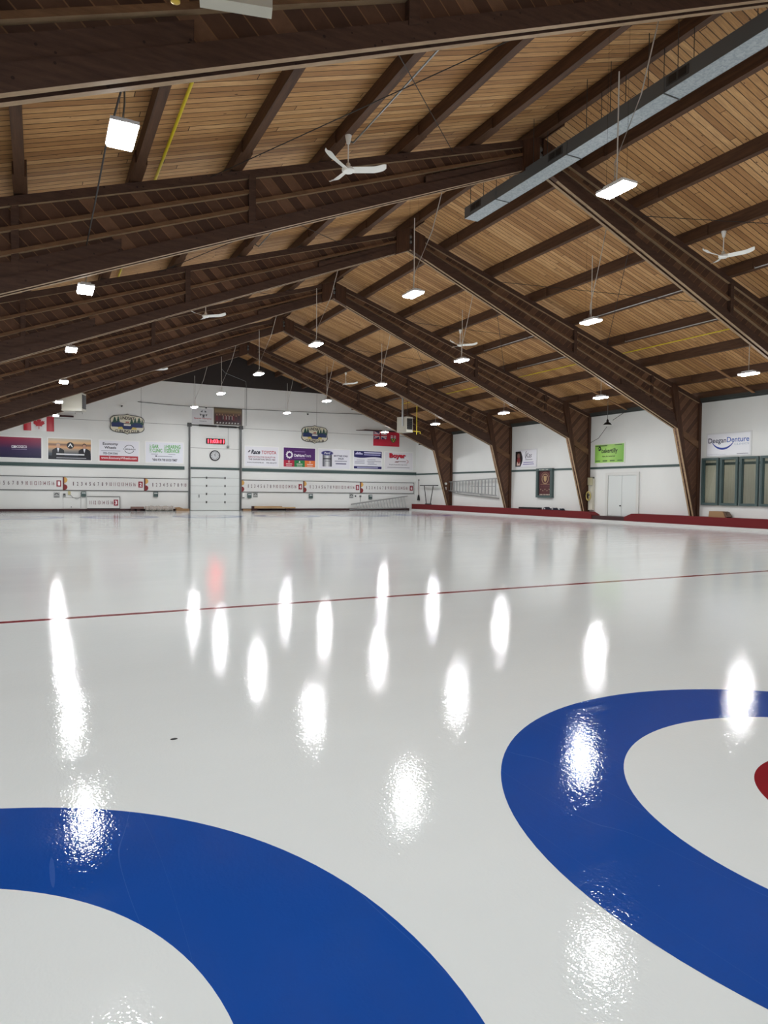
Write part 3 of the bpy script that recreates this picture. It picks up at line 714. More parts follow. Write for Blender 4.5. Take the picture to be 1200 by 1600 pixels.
for i, cc in enumerate(((176, 32, 58), (32, 124, 66), (222, 116, 54))):
    mb.rect((bb[0] + q * i, bb[1], bb[0] + q * (i + 1), bb[3]), w, ink(cc), FAR)
    x = bb[0] + q * (i + .5); pc = ink((238, 226, 220))
    if i == 1: mb.flat([(x - .07, 3.36), (x + .07, 3.36), (x, 3.5)], w + .003, pc, FAR)
    else: mb.ring((x, 3.42), .05, .07, w + .003, pc, FAR, 16)
    mb.rect((x - .22, 3.23, x + .22, 3.28), w + .003, pc, FAR).rect((x - .2, 3.12, x + .2, 3.15), w + .003, pc, FAR)
part('colour_blocks', mb, t)
# keg sign
t, w = sign('sponsor_sign', 'white sponsor sign with a steel keg topped by a blue oval', FAR, (17.82, 2.95, 20.36, 4.44), (224, 224, 232), WB, group=SG)
b = (18.168, 3.142, 18.887, 3.993)
part('keg_picture', MB().rect(b, w, 'print_keg', FAR).rect((b[0], b[1] + .52, b[2], b[1] + .6), w + .003, ink((40, 40, 50)), FAR).rect((b[0] + .2, b[1] + .38, b[2] - .15, b[1] + .41), w + .003, ink((60, 60, 66)), FAR), t)
c = (18.524, 4.108)
part('oval_emblem', MB().disc(c, .47, w + .004, ink((36, 34, 110)), FAR, 32, .17).ring(c, .43, .45, w + .007, ink((190, 190, 226)), FAR, 32, 0, 2 * PI, .35).text('Ford', (c[0] - .24, c[1] - .07, c[0] + .24, c[1] + .08), w + .008, ink((226, 226, 240)), FAR, .02, .3), t, 'blue oval emblem')
N_ = ink((58, 58, 96))
mb = MB().text('MOTTNES FORD', (19.048, 3.867, 20.144, 3.988), w, N_, FAR, .03).text('SALES', (19.376, 3.681, 19.815, 3.807), w, N_, FAR, .03).rect((19.112, 3.528, 20.072, 3.574), w, ink((120, 120, 140)), FAR).rect((19.189, 3.328, 20.023, 3.412), w, ink((100, 100, 130)), FAR)
part('lettering', mb, t)
# blue header sign
t, w = sign('sponsor_sign', 'white sponsor sign with a navy wave header and a navy strip at the bottom', FAR, (20.58, 3.0, 22.97, 4.42), (224, 224, 230), WB, group=SG)
NV = ink((30, 28, 92))
x0, x1 = 20.64, 22.91
pts = [(x0, 4.36), (x0, 3.93)] + [(x0 + (x1 - x0) * i / 16, 3.9 + .035 * math.sin(2 * PI * i / 16 + PI) ) for i in range(1, 16)] + [(x1, 3.86), (x1, 4.36)]
part('header', MB().flat(pts, w, NV, FAR), t, 'navy wave header')
mb = MB().flat([(20.72, 4.13), (20.8, 4.2), (20.92, 4.3), (21.0, 4.22), (21.12, 4.3), (21.2, 4.2), (21.34, 4.18), (21.34, 4.1), (20.75, 4.1)], w + .003, ink((196, 194, 226)), FAR)
mb.rect((21.45, 4.2, 22.84, 4.3), w + .003, ink((206, 206, 232)), FAR).rect((21.45, 4.06, 22.8, 4.13), w + .003, ink((180, 180, 220)), FAR)
part('header_print', mb, t)
mb = MB().rect((x0, 3.06, x1, 3.24), w, NV, FAR).rect((20.9, 3.11, 22.6, 3.18), w + .003, ink((186, 186, 214)), FAR)
part('footer', mb, t)
mb = MB()
for (a, b_, z) in ((20.86, 21.5, 3.67), (20.7, 21.5, 3.55), (20.7, 21.5, 3.44), (21.75, 22.4, 3.72), (21.7, 22.85, 3.6), (21.75, 22.3, 3.49), (21.75, 22.5, 3.38)): mb.rect((a, z, b_, z + .035), w, ink((120, 120, 140)), FAR)
part('text_lines', mb, t)
# red name sign
t, w = sign('sponsor_sign', 'white sponsor sign with large red name, nearest the right corner', FAR, (23.13, 3.0, 25.62, 4.41), (224, 222, 226), WB, group=SG)
mb = MB().text('Boyer', (23.58, 3.82, 24.98, 4.26), w, ink((60, 30, 60)), FAR, .05).text('Boyer', (23.55, 3.85, 24.95, 4.29), w + .003, ink((196, 30, 52)), FAR, .05)
part('lettering', mb, t, 'bold red lettering')
mb = MB().ring((24.9, 3.68), .26, .3, w, ink((170, 40, 52)), FAR, 20, -1.2, 1.2, .5).rect((24.3, 3.66, 24.98, 3.7), w, ink((90, 50, 60)), FAR).flat([(24.0, 3.6), (24.3, 3.6), (24.4, 3.68), (24.1, 3.68)], w, ink((120, 80, 80)), FAR)
part('emblem', mb, t)
mb = MB().text('BoyerAutoGroup.com', (23.55, 3.38, 25.1, 3.47), w, ink((90, 90, 100)), FAR, .02).rect((23.4, 3.2, 25.3, 3.24), w, ink((140, 140, 146)), FAR)
part('web_address', mb, t)

# club crests
def crest(cx, cz, hw, hh, label):
    t = thing('club_crest', label, 'crest', (cx, YF, cz - hh), 'club crests on the far wall')
    def out(k):
        p = []
        half = [(0, 1.0), (.09, .93), (.2, .88), (.5, .85), (.8, .76), (.93, .62), (1.0, .42), (.97, .2), (.95, 0), (.97, -.22), (1.0, -.4), (.95, -.58), (.84, -.72), (.6, -.83), (.22, -.87), (.09, -.92), (0, -1.0)]
        p = half + [(-x, y) for x, y in half[-2:0:-1]]
        return [(cx + hw * x * k[0], cz + hh * y * k[1]) for x, y in p]
    part('backing', MB().prism(out((1, 1)), .007, .06, ink((40, 42, 46)), FAR), t, 'dark outlined edge')
    fc = part('face', MB().prism(out((.96, .93)), .06, .066, ink((214, 208, 186)), FAR), t)
    w = .07
    X = lambda u: cx + hw * u
    Z = lambda v: cz + hh * v
    mb = MB()
    band = [(X(-.9), Z(.12)), (X(-.6), Z(.25)), (X(-.3), Z(.12)), (X(0), Z(.0)), (X(.25), Z(.1)), (X(.6), Z(.25)), (X(.9), Z(.12)), (X(.9), Z(-.3)), (X(.55), Z(-.3)), (X(.3), Z(-.5)), (X(-.3), Z(-.5)), (X(-.55), Z(-.3)), (X(-.9), Z(-.3))]
    mb.flat(band, w, ink((32, 48, 96)), FAR)
    for (u, s_, v) in ((-.72, .17, .12), (-.52, .12, .2), (.68, .17, .12), (.45, .12, .12), (.25, .16, 0), (.86, .1, 0)):
        for q in range(3):
            mb.flat([(X(u - s_ * (1 - .28 * q)), Z(v + .16 * q)), (X(u + s_ * (1 - .28 * q)), Z(v + .16 * q)), (X(u), Z(v + .16 * q + .26))], w + .002 + .001 * q, ink((36, 76, 62)), FAR)
    part('landscape', mb, fc, 'blue lake with green trees')
    mb = MB().rect((X(-.2), Z(-.16), X(.2), Z(-.0)), w + .006, ink((228, 224, 214)), FAR).rect((X(-.16), Z(0), X(.16), Z(.08)), w + .006, ink((70, 40, 36)), FAR).rect((X(-.1), Z(.12), X(.1), Z(.24)), w + .006, ink((170, 90, 80)), FAR)
    for s_ in (-1, 1): mb.flat([(X(s_ * .22), Z(-.5)), (X(s_ * .55), Z(-.5)), (X(s_ * .5), Z(-.3)), (X(s_ * .3), Z(-.28))], w + .006, ink((206, 186, 100)), FAR)
    part('house_emblem', mb, fc)
    mb = MB().text('LINDSAY', (X(-.42), Z(.42), X(.42), Z(.74)), w + .004, ink((40, 30, 34)), FAR, .03).text('CURLING CLUB', (X(-.7), Z(-.82), X(.7), Z(-.55)), w + .004, ink((40, 30, 34)), FAR, .03)
    part('lettering', mb, t)
crest(4.98, 5.45, 1.03, .65, 'oval club crest with lake and trees, left of the overhead door')
crest(17.55, 5.4, 1.0, .65, 'oval club crest with lake and trees, right of the overhead door')

# flags
def flagbase(name, label, b):
    return thing(name, label, 'flag', FAR((b[0] + b[2]) / 2, b[1], 0))
b = (-.79, 4.78, .83, 5.68); t = flagbase('maple_leaf_flag', 'red and white flag with a maple leaf, hanging at the far left', b)
wv = lambda u: .031 + .022 * math.sin(u * 7)
FL = lambda u, v, w: FAR(u, v, w + wv(u))
def cloth(b0, b1, m):
    mb = MB(); n = 12
    for i in range(n):
        for (w0) in (0,):
            u0 = b0[0] + (b1[0] - b0[0]) * i / n; u1 = b0[0] + (b1[0] - b0[0]) * (i + 1) / n
            mb.box(u0, b0[1], 0, u1, b1[1], .008, m, FL)
    return mb
q = (b[2] - b[0]) / 4
part('red_stripe', cloth((b[0], b[1]), (b[0] + q, b[3]), ink((186, 30, 48))), t); part('red_stripe', cloth((b[2] - q, b[1]), (b[2], b[3]), ink((186, 30, 48))), t)
wf = part('white_field', cloth((b[0] + q, b[1]), (b[2] - q, b[3]), ink((232, 230, 230))), t)
half = [(0, 1), (.16, .7), (.36, .8), (.27, .34), (.5, .58), (.57, .43), (.84, .48), (.75, .2), (.88, .1), (.44, -.26), (.49, -.42), (.05, -.36), (.06, -.85)]
leaf = half + [(-x, y) for x, y in half[::-1][:-1]]
cx, cz = (b[0] + b[2]) / 2, 5.2
part('maple_leaf', MB().prism([(cx + .36 * x, cz + .36 * y) for x, y in leaf], .03, .036, ink((190, 28, 46)), lambda u, v, w: FAR(u, v, w + .032)), wf)
solo('flag_pole', MB().box(.82, YF - .2, 5.69, 1.9, YF, 5.78, 'kick_dark').tube([(-.85, YF - .09, 5.7), (1.9, YF - .14, 5.74)], .02, 'kick_dark', 8), 'dark wooden pole above the maple leaf flag', 'pole', (.8, YF - .1, 5.7))
b = (22.2, 4.79, 24.39, 5.86); t = flagbase('red_ensign_flag', 'red ensign flag with a union jack corner and shield, near the right corner', b)
wv = lambda u: .024 + .015 * math.sin(u * 6)
rf = part('red_field', cloth((b[0], b[1]), (b[2], b[3]), ink((190, 40, 62))), t)
j = (22.2, 5.3, 23.3, 5.86); w = .085
mb = MB().rect(j, w, ink((52, 48, 92)), FAR)
cx, cz = (j[0] + j[2]) / 2, (j[1] + j[3]) / 2
def bar(p, q_, h, w_, m):
    d = Vector((q_[0] - p[0], q_[1] - p[1])).normalized(); nn = (-d.y * h, d.x * h)
    mb.flat([(p[0] + nn[0], p[1] + nn[1]), (p[0] - nn[0], p[1] - nn[1]), (q_[0] - nn[0], q_[1] - nn[1]), (q_[0] + nn[0], q_[1] + nn[1])], w_, m, FAR)
iw, ir = ink((226, 222, 226)), ink((190, 40, 62))
e = .05
bar((j[0] + e, j[1] + e), (j[2] - e, j[3] - e), .05, w + .002, iw); bar((j[0] + e, j[3] - e), (j[2] - e, j[1] + e), .05, w + .002, iw)
bar((j[0] + e, j[1] + e), (j[2] - e, j[3] - e), .018, w + .004, ir); bar((j[0] + e, j[3] - e), (j[2] - e, j[1] + e), .018, w + .004, ir)
mb.rect((j[0], cz - .1, j[2], cz + .1), w + .006, iw, FAR).rect((cx - .1, j[1], cx + .1, j[3]), w + .006, iw, FAR)
mb.rect((j[0], cz - .055, j[2], cz + .055), w + .008, ir, FAR).rect((cx - .055, j[1], cx + .055, j[3]), w + .008, ir, FAR)
part('union_canton', mb, rf, 'union jack in the upper corner')
sx, sz = 23.85, 5.3
mb = MB().flat([(sx - .22, sz + .3), (sx + .22, sz + .3), (sx + .22, sz - .02), (sx + .12, sz - .18), (sx, sz - .25), (sx - .12, sz - .18), (sx - .22, sz - .02)], w, ink((60, 96, 60)), FAR)
mb.rect((sx - .22, sz + .1, sx + .22, sz + .3), w + .003, iw, FAR).rect((sx - .04, sz + .1, sx + .04, sz + .3), w + .005, ir, FAR).rect((sx - .22, sz + .17, sx + .22, sz + .23), w + .005, ir, FAR)
for dx, dz in ((-.09, 0), (.09, 0), (0, -.12)): mb.disc((sx + dx, sz + dz), .055, w + .004, ink((206, 178, 70)), FAR, 7)
part('shield', mb, rf)
solo('flag_pole', MB().box(21.45, YF - .15, 5.865, 24.45, YF, 5.95, 'kick_dark').tube([(20.75, YF - .12, 5.85), (21.5, YF - .12, 5.9)], .02, 'kick_dark', 8, False, .04), 'dark wooden pole above the red ensign flag', 'pole', (21.5, YF - .1, 5.86))

# games sign and team photograph above the overhead door
t, w = sign('games_sign', 'pale sign with a ring of small figures and red lettering above the overhead door', FAR, (8.98, 5.72, 10.32, 6.72), (204, 204, 206), depth=.03)
c = (9.72, 6.38); mb = MB()
for k in range(5):
    a = PI / 2 + 2 * PI * k / 5 + .6; x, z = c[0] + .17 * math.cos(a), c[1] + .17 * math.sin(a)
    mb.disc((x, z), .035, w, ink((70, 72, 76)), FAR, 12).ring(c, .19, .24, w, ink((80, 84, 88)), FAR, 6, a - .35, a + .35)
mb.flat([(c[0] - .1, c[1] - .03), (c[0] + .1, c[1] - .03), (c[0] + .03, c[1] - .22), (c[0] - .03, c[1] - .22)], w, ink((80, 84, 88)), FAR)
part('emblem', mb, t)
part('lettering', MB().text('Special Olympics', (9.1, 6.02, 10.24, 6.13), w, ink((168, 70, 78)), FAR, .03).text('Ontario', (9.45, 5.87, 9.92, 5.95), w, ink((120, 120, 126)), FAR, .02), t, 'red and grey lettering')
t, w = sign('team_photograph', 'large framed photograph of a group in dark red jackets above the overhead door', FAR, (10.4, 5.74, 12.31, 6.88), 'print_team', (92, 80, 66), 'picture', .04)
mb = MB()
for i in range(9):
    x = 10.6 + .185 * i; k = .9 + .2 * random.random(); z = 6.0 + .05 * random.random()
    mb.flat([(x - .085, z), (x + .085, z), (x + .07, z + .3 * k), (x, z + .34 * k), (x - .07, z + .3 * k)], w, ink(((96, 26, 36), (70, 24, 34), (54, 26, 34))[i % 3]), FAR)
    mb.disc((x, z + .39 * k), .04, w + .002, ink((150, 110, 88)), FAR, 12, .055)
for i in range(8): x = 10.62 + .2 * i; mb.flat([(x - .06, 5.82), (x + .05, 5.82), (x + .07, 5.9), (x - .02, 5.92)], w + .003, ink((176, 172, 168)), FAR)
for i in range(4): mb.rect((11.0 + .2 * i, 6.1, 11.03 + .2 * i, 6.35), w + .004, ink((206, 196, 190)), FAR)
part('group_print', mb, t)

# digital and dial clocks on the wall above the door
t = thing('digital_clock', 'digital clock with glowing red digits reading 11:03:11', 'clock', (10.52, YF, 4.43))
cs = part('case', MB().box(9.9, 4.43, .005, 11.13, 4.79, .07, 'black', FAR), t)
part('digits', MB().text('11:03:11', (10.0, 4.49, 11.06, 4.73), .075, 'led_red', FAR, .02), cs, 'glowing red digits')
t = thing('dial_clock', 'round wall clock with black rim and pale dial over the overhead door', 'clock', (10.48, YF, 3.32))
c = (10.48, 3.66)
mb = MB(); prof = [(.35, .005), (.35, .05), (.33, .065), (.285, .065), (.28, .02)]
part('rim', MB().lathe(prof, None, 'black', 40, T=lambda a, b_, z: FAR(c[0] + a, c[1] + b_, z)), t, 'black rim')
dl = part('dial', MB().disc(c, .282, .068, ink((196, 198, 200)), FAR, 40), t)
mb = MB()
for k in range(12):
    a = 2 * PI * k / 12; ca, sa = math.cos(a), math.sin(a)
    mb.flat([(c[0] + .2 * ca - .015 * sa, c[1] + .2 * sa + .015 * ca), (c[0] + .2 * ca + .015 * sa, c[1] + .2 * sa - .015 * ca), (c[0] + .26 * ca + .015 * sa, c[1] + .26 * sa - .015 * ca), (c[0] + .26 * ca - .015 * sa, c[1] + .26 * sa + .015 * ca)], .071, ink((50, 50, 54)), FAR)
part('hour_marks', mb, dl)
for nm, a, ln, hw in (('hour_hand', PI / 2 + PI / 6 - .03, .14, .012), ('minute_hand', PI / 2 - .31, .22, .009)):
    ca, sa = math.cos(a), math.sin(a)
    part(nm, MB().flat([(c[0] - hw * sa - .05 * ca, c[1] + hw * ca - .05 * sa), (c[0] + hw * sa - .05 * ca, c[1] - hw * ca - .05 * sa), (c[0] + ln * ca + hw * sa, c[1] + ln * sa - hw * ca), (c[0] + ln * ca - hw * sa, c[1] + ln * sa + hw * ca)], .074, ink((40, 40, 44)), FAR), dl)

# ------------------------------------------------------------------ scoreboards
DK = ink((72, 40, 52))
def board(u0, u1, n0, n1, num, label, z0=1.25, z1=2.08, edge=True, tl=.86, left=.56, step=None, T=FAR):
    t = thing('scoreboard', label, 'scoreboard', T((u0 + u1) / 2, z0, 0), 'end scoreboards')
    pn = part('panel', MB().box(u0, z0, .005, u1, z1, .05, 'board_face', T), t)
    part('border', MB().box(u0, z1 - .03, .005, u1, z1 + .01, .06, 'steel_dark', T).box(u0, z0 - .01, .005, u1, z0 + .03, .06, 'steel_dark', T).box(u1 - .02, z0, .005, u1 + .01, z1, .06, 'steel_dark', T), t)
    mb = MB(); zc = (z0 + z1) / 2
    for i, k in enumerate(range(n0, n1 + 1)):
        u = u0 + left + step * i; wd = .072 if k > 9 else .042
        if k == 1: wd = .022
        if k == 11: wd = .055
        mb.text(str(k), (u - wd, zc - .115, u + wd, zc + .115), .055, DK if k < 10 or k > 16 else ink((110, 52, 66)), T, .012)
    part('numerals', mb, pn, 'row of dark numerals')
    if num:
        pl = part('number_plate', MB().box(u1 - .36, zc - .19, .05, u1 - .1, zc + .19, .06, ink((140, 22, 44)), T), t, 'red plate with white numeral')
        part('plate_numeral', MB().text(str(num), (u1 - .29, zc - .12, u1 - .16, zc + .12), .064, ink((240, 236, 238)), T, .03), pl)
    if edge:
        mb = MB().box(u0 - .01, z0, .005, u0 + .05, z1, .065, ink((110, 44, 40)), T)
        part('end_strip', mb, t)
        mb = MB().ring((u0 + .05, z1 - .2), 0.001, .17, .07, ink((206, 160, 84)), T, 16, -PI / 2, PI / 2)
        part('yellow_disc', mb, t, 'yellow half disc'); 
        part('red_disc', MB().ring((u0 + .05, z0 + .2), 0.001, .17, .07, ink((128, 28, 34)), T, 16, -PI / 2, PI / 2), t, 'dark red half disc')
board(-3.36, 1.31, 1, 16, 1, 'long white scoreboard numbered one, at the far left', step=.235, left=.6)
board(1.33, 6.0, 1, 16, 2, 'long white scoreboard numbered two, left of the overhead door', step=.235, left=.55)
board(6.02, 8.76, 1, 10, None, 'shortened white scoreboard ending at ten beside the overhead door', step=.225, left=.5)
board(12.25, 16.72, 1, 16, 4, 'long white scoreboard numbered four, right of the overhead door', step=.225, left=.5)
board(16.74, 21.16, 1, 16, 5, 'long white scoreboard numbered five, middle of the right three', step=.225, left=.5)
board(21.18, 25.7, 1, 16, 6, 'long white scoreboard numbered six, nearest the right corner', step=.225, left=.5)
LEAN = lambda u, v, w: (u, YF - .1 + (v - .13) * .1 - w, v)
board(2.64, 4.53, 11, 16, 3, 'cut off scoreboard piece numbered three, leaning on the far wall', z0=.14, z1=.89, edge=False, step=.245, left=.2, T=LEAN)

# small boxes and notices under the scoreboards
def pocket(u, z, label):
    t = thing('card_box', label, 'box', FAR(u, z, 0), 'teal card boxes under the scoreboards')
    bo = part('body', MB().box(u - .14, z, .005, u + .14, z + .31, .1, 'green_frame', FAR), t)
    part('card', MB().box(u - .1, z + .2, .1, u + .11, z + .25, .106, ink((225, 228, 226)), FAR).box(u - .12, z - .07, .005, u + .12, z - .01, .02, ink((190, 192, 190)), FAR), bo, 'pale cards')
for u, z, lab in ((2.45, .88, 'teal card box left of the leaning scoreboard piece'), (6.7, .9, 'teal card box below the shortened scoreboard'), (12.83, .86, 'teal card box just right of the overhead door'),
                  (17.29, .85, 'teal card box below the start of scoreboard five'), (22.0, .82, 'teal card box above the leaning ladder')): pocket(u, z, lab)
for u, z, lab in ((.96, .81, 'grey notice below the end of the leftmost scoreboard'), (13.26, .9, 'grey notice right of the teal box by the overhead door'), (20.46, .88, 'grey notice above the foot of the leaning ladder')):
    t, w = sign('wall_notice', lab, FAR, (u - .17, z, u + .17, z + .32), (170, 172, 170), cat='notice', depth=.02, group='grey notices below the scoreboards')
    part('print', MB().ring((u, z + .16), .07, .12, w, ink((60, 62, 62)), FAR, 12, 0, PI).rect((u - .14, z + .02, u + .14, z + .07), w, ink((110, 112, 112)), FAR), t)
solo('switch_box', MB().box(1.31, .88, .005, 1.45, 1.06, .08, 'steel_grey', FAR).box(1.33, .98, .08, 1.43, 1.04, .09, 'black', FAR), 'small grey switch box right of the leftmost notice', 'switch', FAR(1.38, .88, 0))
t = thing('hanging_cord', 'thin cord looping on the wall below the second scoreboard', 'cord', FAR(1.9, .74, 0))
part('cord', MB().tube([FAR(1.68, 1.1, .04), FAR(1.7, 1.0, .06), FAR(1.85, .82, .06), FAR(2.1, .74, .06), FAR(2.28, .85, .06), FAR(2.29, 1.12, .05)], .012, 'wire_dark', 6), t)
part('outlet', MB().box(1.58, .98, .001, 1.72, 1.2, .07, ink((190, 180, 130)), FAR), t)
solo('wall_hatch', MB().box(1.3, .16, .003, 2.3, .8, .015, 'wall_white', FAR).box(1.3, .8, .003, 2.3, .815, .018, 'dark_seam', FAR).box(1.3, .16, .003, 1.315, .8, .018, 'dark_seam', FAR).box(2.285, .16, .003, 2.3, .8, .018, 'dark_seam', FAR).box(1.74, .2, .015, 1.78, .28, .03, 'steel_grey', FAR), 'low white hatch in the far wall below the second scoreboard', 'hatch', FAR(1.8, .16, 0))
solo('paper_towel_holder', MB().box(12.33, .9, .005, 12.52, 1.2, .09, 'white_paint', FAR).box(12.36, .84, .005, 12.49, .9, .06, 'steel_grey', FAR), 'small white holder beside the right track of the overhead door', 'holder', FAR(12.42, .84, 0))
solo('door_bell', MB().lathe([(.06, 0), (.06, .03), (.04, .05)], None, 'black', 14, T=lambda a, b_, z: FAR(20.8 + a, 1.03 + b_, z + .005)), 'small dark round fitting beside the notice over the leaning ladder', 'fitting', FAR(20.8, 1.0, 0))
solo('outlet_box', MB().box(21.12, .96, .005, 21.26, 1.09, .05, 'steel_grey', FAR).tube([FAR(21.19, .96, .03), FAR(21.19, .6, .03)], .01, 'wire_dark', 6), 'small grey outlet box under scoreboard five', 'outlet', FAR(21.19, .96, 0))
# cable and cameras high on the end wall
pts = [FAR(5.6, 6.9, .06), FAR(7.5, 6.83, .06), FAR(10, 6.83, .06), FAR(13.3, 6.88, .06), FAR(18, 6.97, .06), FAR(25.2, 7.15, .06)]
solo('wall_cable', MB().tube(pts, .018, 'wire_dark', 6), 'dark cable strung across the far wall above the crests', 'cable', FAR(10, 6.83, 0))
for u, z, lab in ((9.88, 6.83, 'small white dome camera left of the team photograph'), (17.0, 6.84, 'small white dome camera above the right crest'), (4.65, 6.6, 'small white dome camera above the left crest')):
    t = thing('dome_camera', lab, 'camera', FAR(u, z - .1, 0), 'dome cameras on the far wall')
    part('mount', MB().box(u - .07, z, .005, u + .07, z + .06, .16, 'white_paint', FAR), t)
    part('dome', MB().lathe([(.02, -.09), (.055, -.06), (.065, 0)], (u, YF - .09, z), 'black', 14), t)
# conduit at the gable
solo('gable_conduit', MB().tube([FAR(10.9, 9.45, .04), FAR(11.15, 9.2, .02), FAR(12.55, 8.75, .02), FAR(12.6, 8.3, .02), FAR(12.6, 5.75, .02)], .016, 'steel_grey', 6), 'thin pale conduit bending down the dark gable end', 'conduit', FAR(12.6, 5.75, 0))

# ------------------------------------------------------------------ things lying along the far wall
solo('wood_plank', MB().box(13.05, YF - .55, .15, 15.0, YF - .2, .3, 'plank_pale').box(13.6, YF - .6, .15, 15.95, YF - .22, .24, 'plank_pale').box(12.95, YF - .5, .0, 13.25, YF - .15, .3, 'kick_dark').box(15.3, YF - .5, 0, 15.6, YF - .2, .15, 'kick_dark'), 'pale planks lying on dark blocks right of the overhead door', 'planks', (14.5, YF - .4, 0))
solo('threshold_board', MB().box(12.35, YF - .3, 0, 12.9, YF - .1, .1, 'cardboard'), 'short brown board at the right foot of the overhead door', 'board', (12.6, YF - .2, 0))
mb = MB(); nseg = 40
vs = []; fs = []
for i in range(nseg + 1):
    u = 6.0 + 1.7 * i / nseg
    for k in range(12):
        a = 2 * PI * k / 12; r = 1 + .22 * math.sin(i * 1.7 + k * 2.1) + .15 * math.sin(i * .6 + k)
        vs.append((u, YF - .42 + .2 * r * math.cos(a), max(.012, .15 + .15 * r * math.sin(a))))
for i in range(nseg):
    for k in range(12): fs.append((i * 12 + k, i * 12 + (k + 1) % 12, (i + 1) * 12 + (k + 1) % 12, (i + 1) * 12 + k))
fs += [tuple(range(12))[::-1], tuple(range(nseg * 12, nseg * 12 + 12))]
solo('wrapped_roll', MB().raw(vs, fs, 'plastic_wrap'), 'long roll in crumpled shiny plastic wrap at the far wall', 'roll', (6.8, YF - .42, 0))
solo('wooden_crate_board', MB().box(5.15, YF - .5, .14, 5.93, YF - .2, .27, ink((120, 92, 84))).box(5.15, YF - .5, 0, 5.35, YF - .2, .14, 'kick_dark').box(5.5, YF - .5, 0, 5.7, YF - .24, .14, 'kick_dark'), 'brown board on dark blocks left of the plastic wrapped roll', 'board', (5.5, YF - .35, 0))
t = thing('cardboard_box', 'flattened brown cardboard beside the left track of the overhead door', 'box', (8.25, YF - .4, 0))
part('body', MB().box(7.9, YF - .55, 0, 8.72, YF - .2, .14, 'cardboard'), t); part('flap', MB().prism([(7.9, .14), (8.35, .14), (8.1, .24), (7.75, .2)], YF - .55, YF - .3, 'cardboard', lambda u, v, w: (u, w, v)), t)
# ladder leaning low along the far wall
t = thing('extension_ladder', 'aluminium ladder lying on edge, sloping along the far wall below scoreboard six', 'ladder', (22.6, YF - .3, 0))
LT = lambda u, v, w: FAR(u, v, w)
part('rail', MB().prism([(20.35, .38), (25.05, 1.02), (25.05, 1.1), (20.35, .48)], .2, .26, 'alu', LT), t)
part('rail', MB().prism([(20.2, .04), (24.95, .13), (24.95, .2), (20.2, .11)], .28, .34, 'alu', LT), t)
for i in range(17):
    u = 20.75 + 4.0 * i / 16; zt_ = .42 + .64 * (u - 20.35) / 4.7; zb_ = .1 + .09 * (u - 20.2) / 4.75
    part('rung', MB().tube([LT(u, zt_, .23), LT(u + .12, zb_, .31)], .022, 'alu', 8), t)

# ------------------------------------------------------------------ right wall
t, w = sign('sponsor_sign', 'white sign with dark and blue name over a blue smile, above the green windows', RGT, (-20.17, 3.03, -18.06, 4.06), (232, 233, 238), (215, 216, 216), group='sponsor signs on the right wall')
L1 = ink((30, 28, 66)); L2 = ink((40, 88, 168))
part('lettering', MB().text('Deegan', (-20.06, 3.56, -19.2, 3.84), w, L1, RGT, .015).text('Denture', (-19.17, 3.63, -18.16, 3.85), w, L2, RGT, .012).text('CLINICS', (-18.82, 3.5, -18.16, 3.58), w, ink((170, 182, 200)), RGT).text('deeganclinics.com', (-20.08, 3.12, -19.2, 3.16), w, ink((150, 150, 160)), RGT).rect((-18.7, 3.12, -18.18, 3.15), w, ink((160, 160, 170)), RGT), t)
mb = MB(); cx, cz = -19.36, 4.02; nn = 20
for k in range(nn):
    a, b_ = PI + .55 + (PI - 1.1) * k / nn, PI + .55 + (PI - 1.1) * (k + 1) / nn
    th = lambda a: .012 + .05 * math.sin((a - PI - .55) / (PI - 1.1) * PI)
    R = .62
    mb.flat([(cx + R * math.cos(a), cz + R * math.sin(a) * .98), (cx + (R + th(a)) * math.cos(a), cz + (R + th(a) * 1.4) * math.sin(a) * .98), (cx + (R + th(b_)) * math.cos(b_), cz + (R + th(b_) * 1.4) * math.sin(b_) * .98), (cx + R * math.cos(b_), cz + R * math.sin(b_) * .98)], w, ink((38, 66, 150)), RGT)
part('smile_emblem', mb, t, 'blue smile arc')
t, w = sign('sponsor_sign', 'light green sign with black name above the white double doors', RGT, (-26.86, 2.94, -24.78, 3.98), 'print_green', (222, 226, 214), group='sponsor signs on the right wall')
BK = ink((28, 40, 30))
mb = MB().text('bakertilly', (-26.33, 3.42, -25.25, 3.72), w, BK, RGT, .02).text('Now, for tomorrow', (-26.28, 3.27, -25.4, 3.36), w, BK, RGT, .02)
mb.rect((-26.77, 3.84, -25.95, 3.88), w, ink((60, 84, 50)), RGT).rect((-25.45, 3.86, -24.95, 3.89), w, ink((60, 84, 50)), RGT)
for i in range(4): mb.rect((-26.75 + .5 * i, 3.06, -26.43 + .5 * i, 3.12), w, ink((90, 130, 66)), RGT)
part('lettering', mb, t)
part('emblem', MB().disc((-26.47, 3.72), .1, w, BK, RGT, 16, .12).flat([(-26.55, 3.66), (-26.42, 3.74), (-26.5, 3.78)], w + .003, ink((150, 200, 96)), RGT), t)
t, w = sign('sponsor_sign', 'white sign with a dark portrait photo on its left half', RGT, (-33.52, 2.9, -31.46, 4.0), (226, 226, 232), (214, 214, 216), group='sponsor signs on the right wall')
pts = [(-33.44, 2.98), (-32.95, 2.98)] + [(-32.95 + .19 * math.sin(PI * i / 10), 2.98 + .92 * i / 10) for i in range(1, 10)] + [(-32.95, 3.9), (-33.44, 3.9)]
part('portrait_photo', MB().flat(pts, w, ink((22, 16, 18)), RGT).disc((-33.14, 3.62), .13, w + .002, ink((120, 84, 76)), RGT, 16, .17).disc((-33.12, 3.36), .16, w + .003, ink((120, 44, 44)), RGT, 16, .17).flat([(-33.32, 3.05), (-33.0, 3.05), (-32.98, 3.3), (-33.1, 3.12), (-33.28, 3.3)], w + .004, ink((214, 186, 176)), RGT), t)
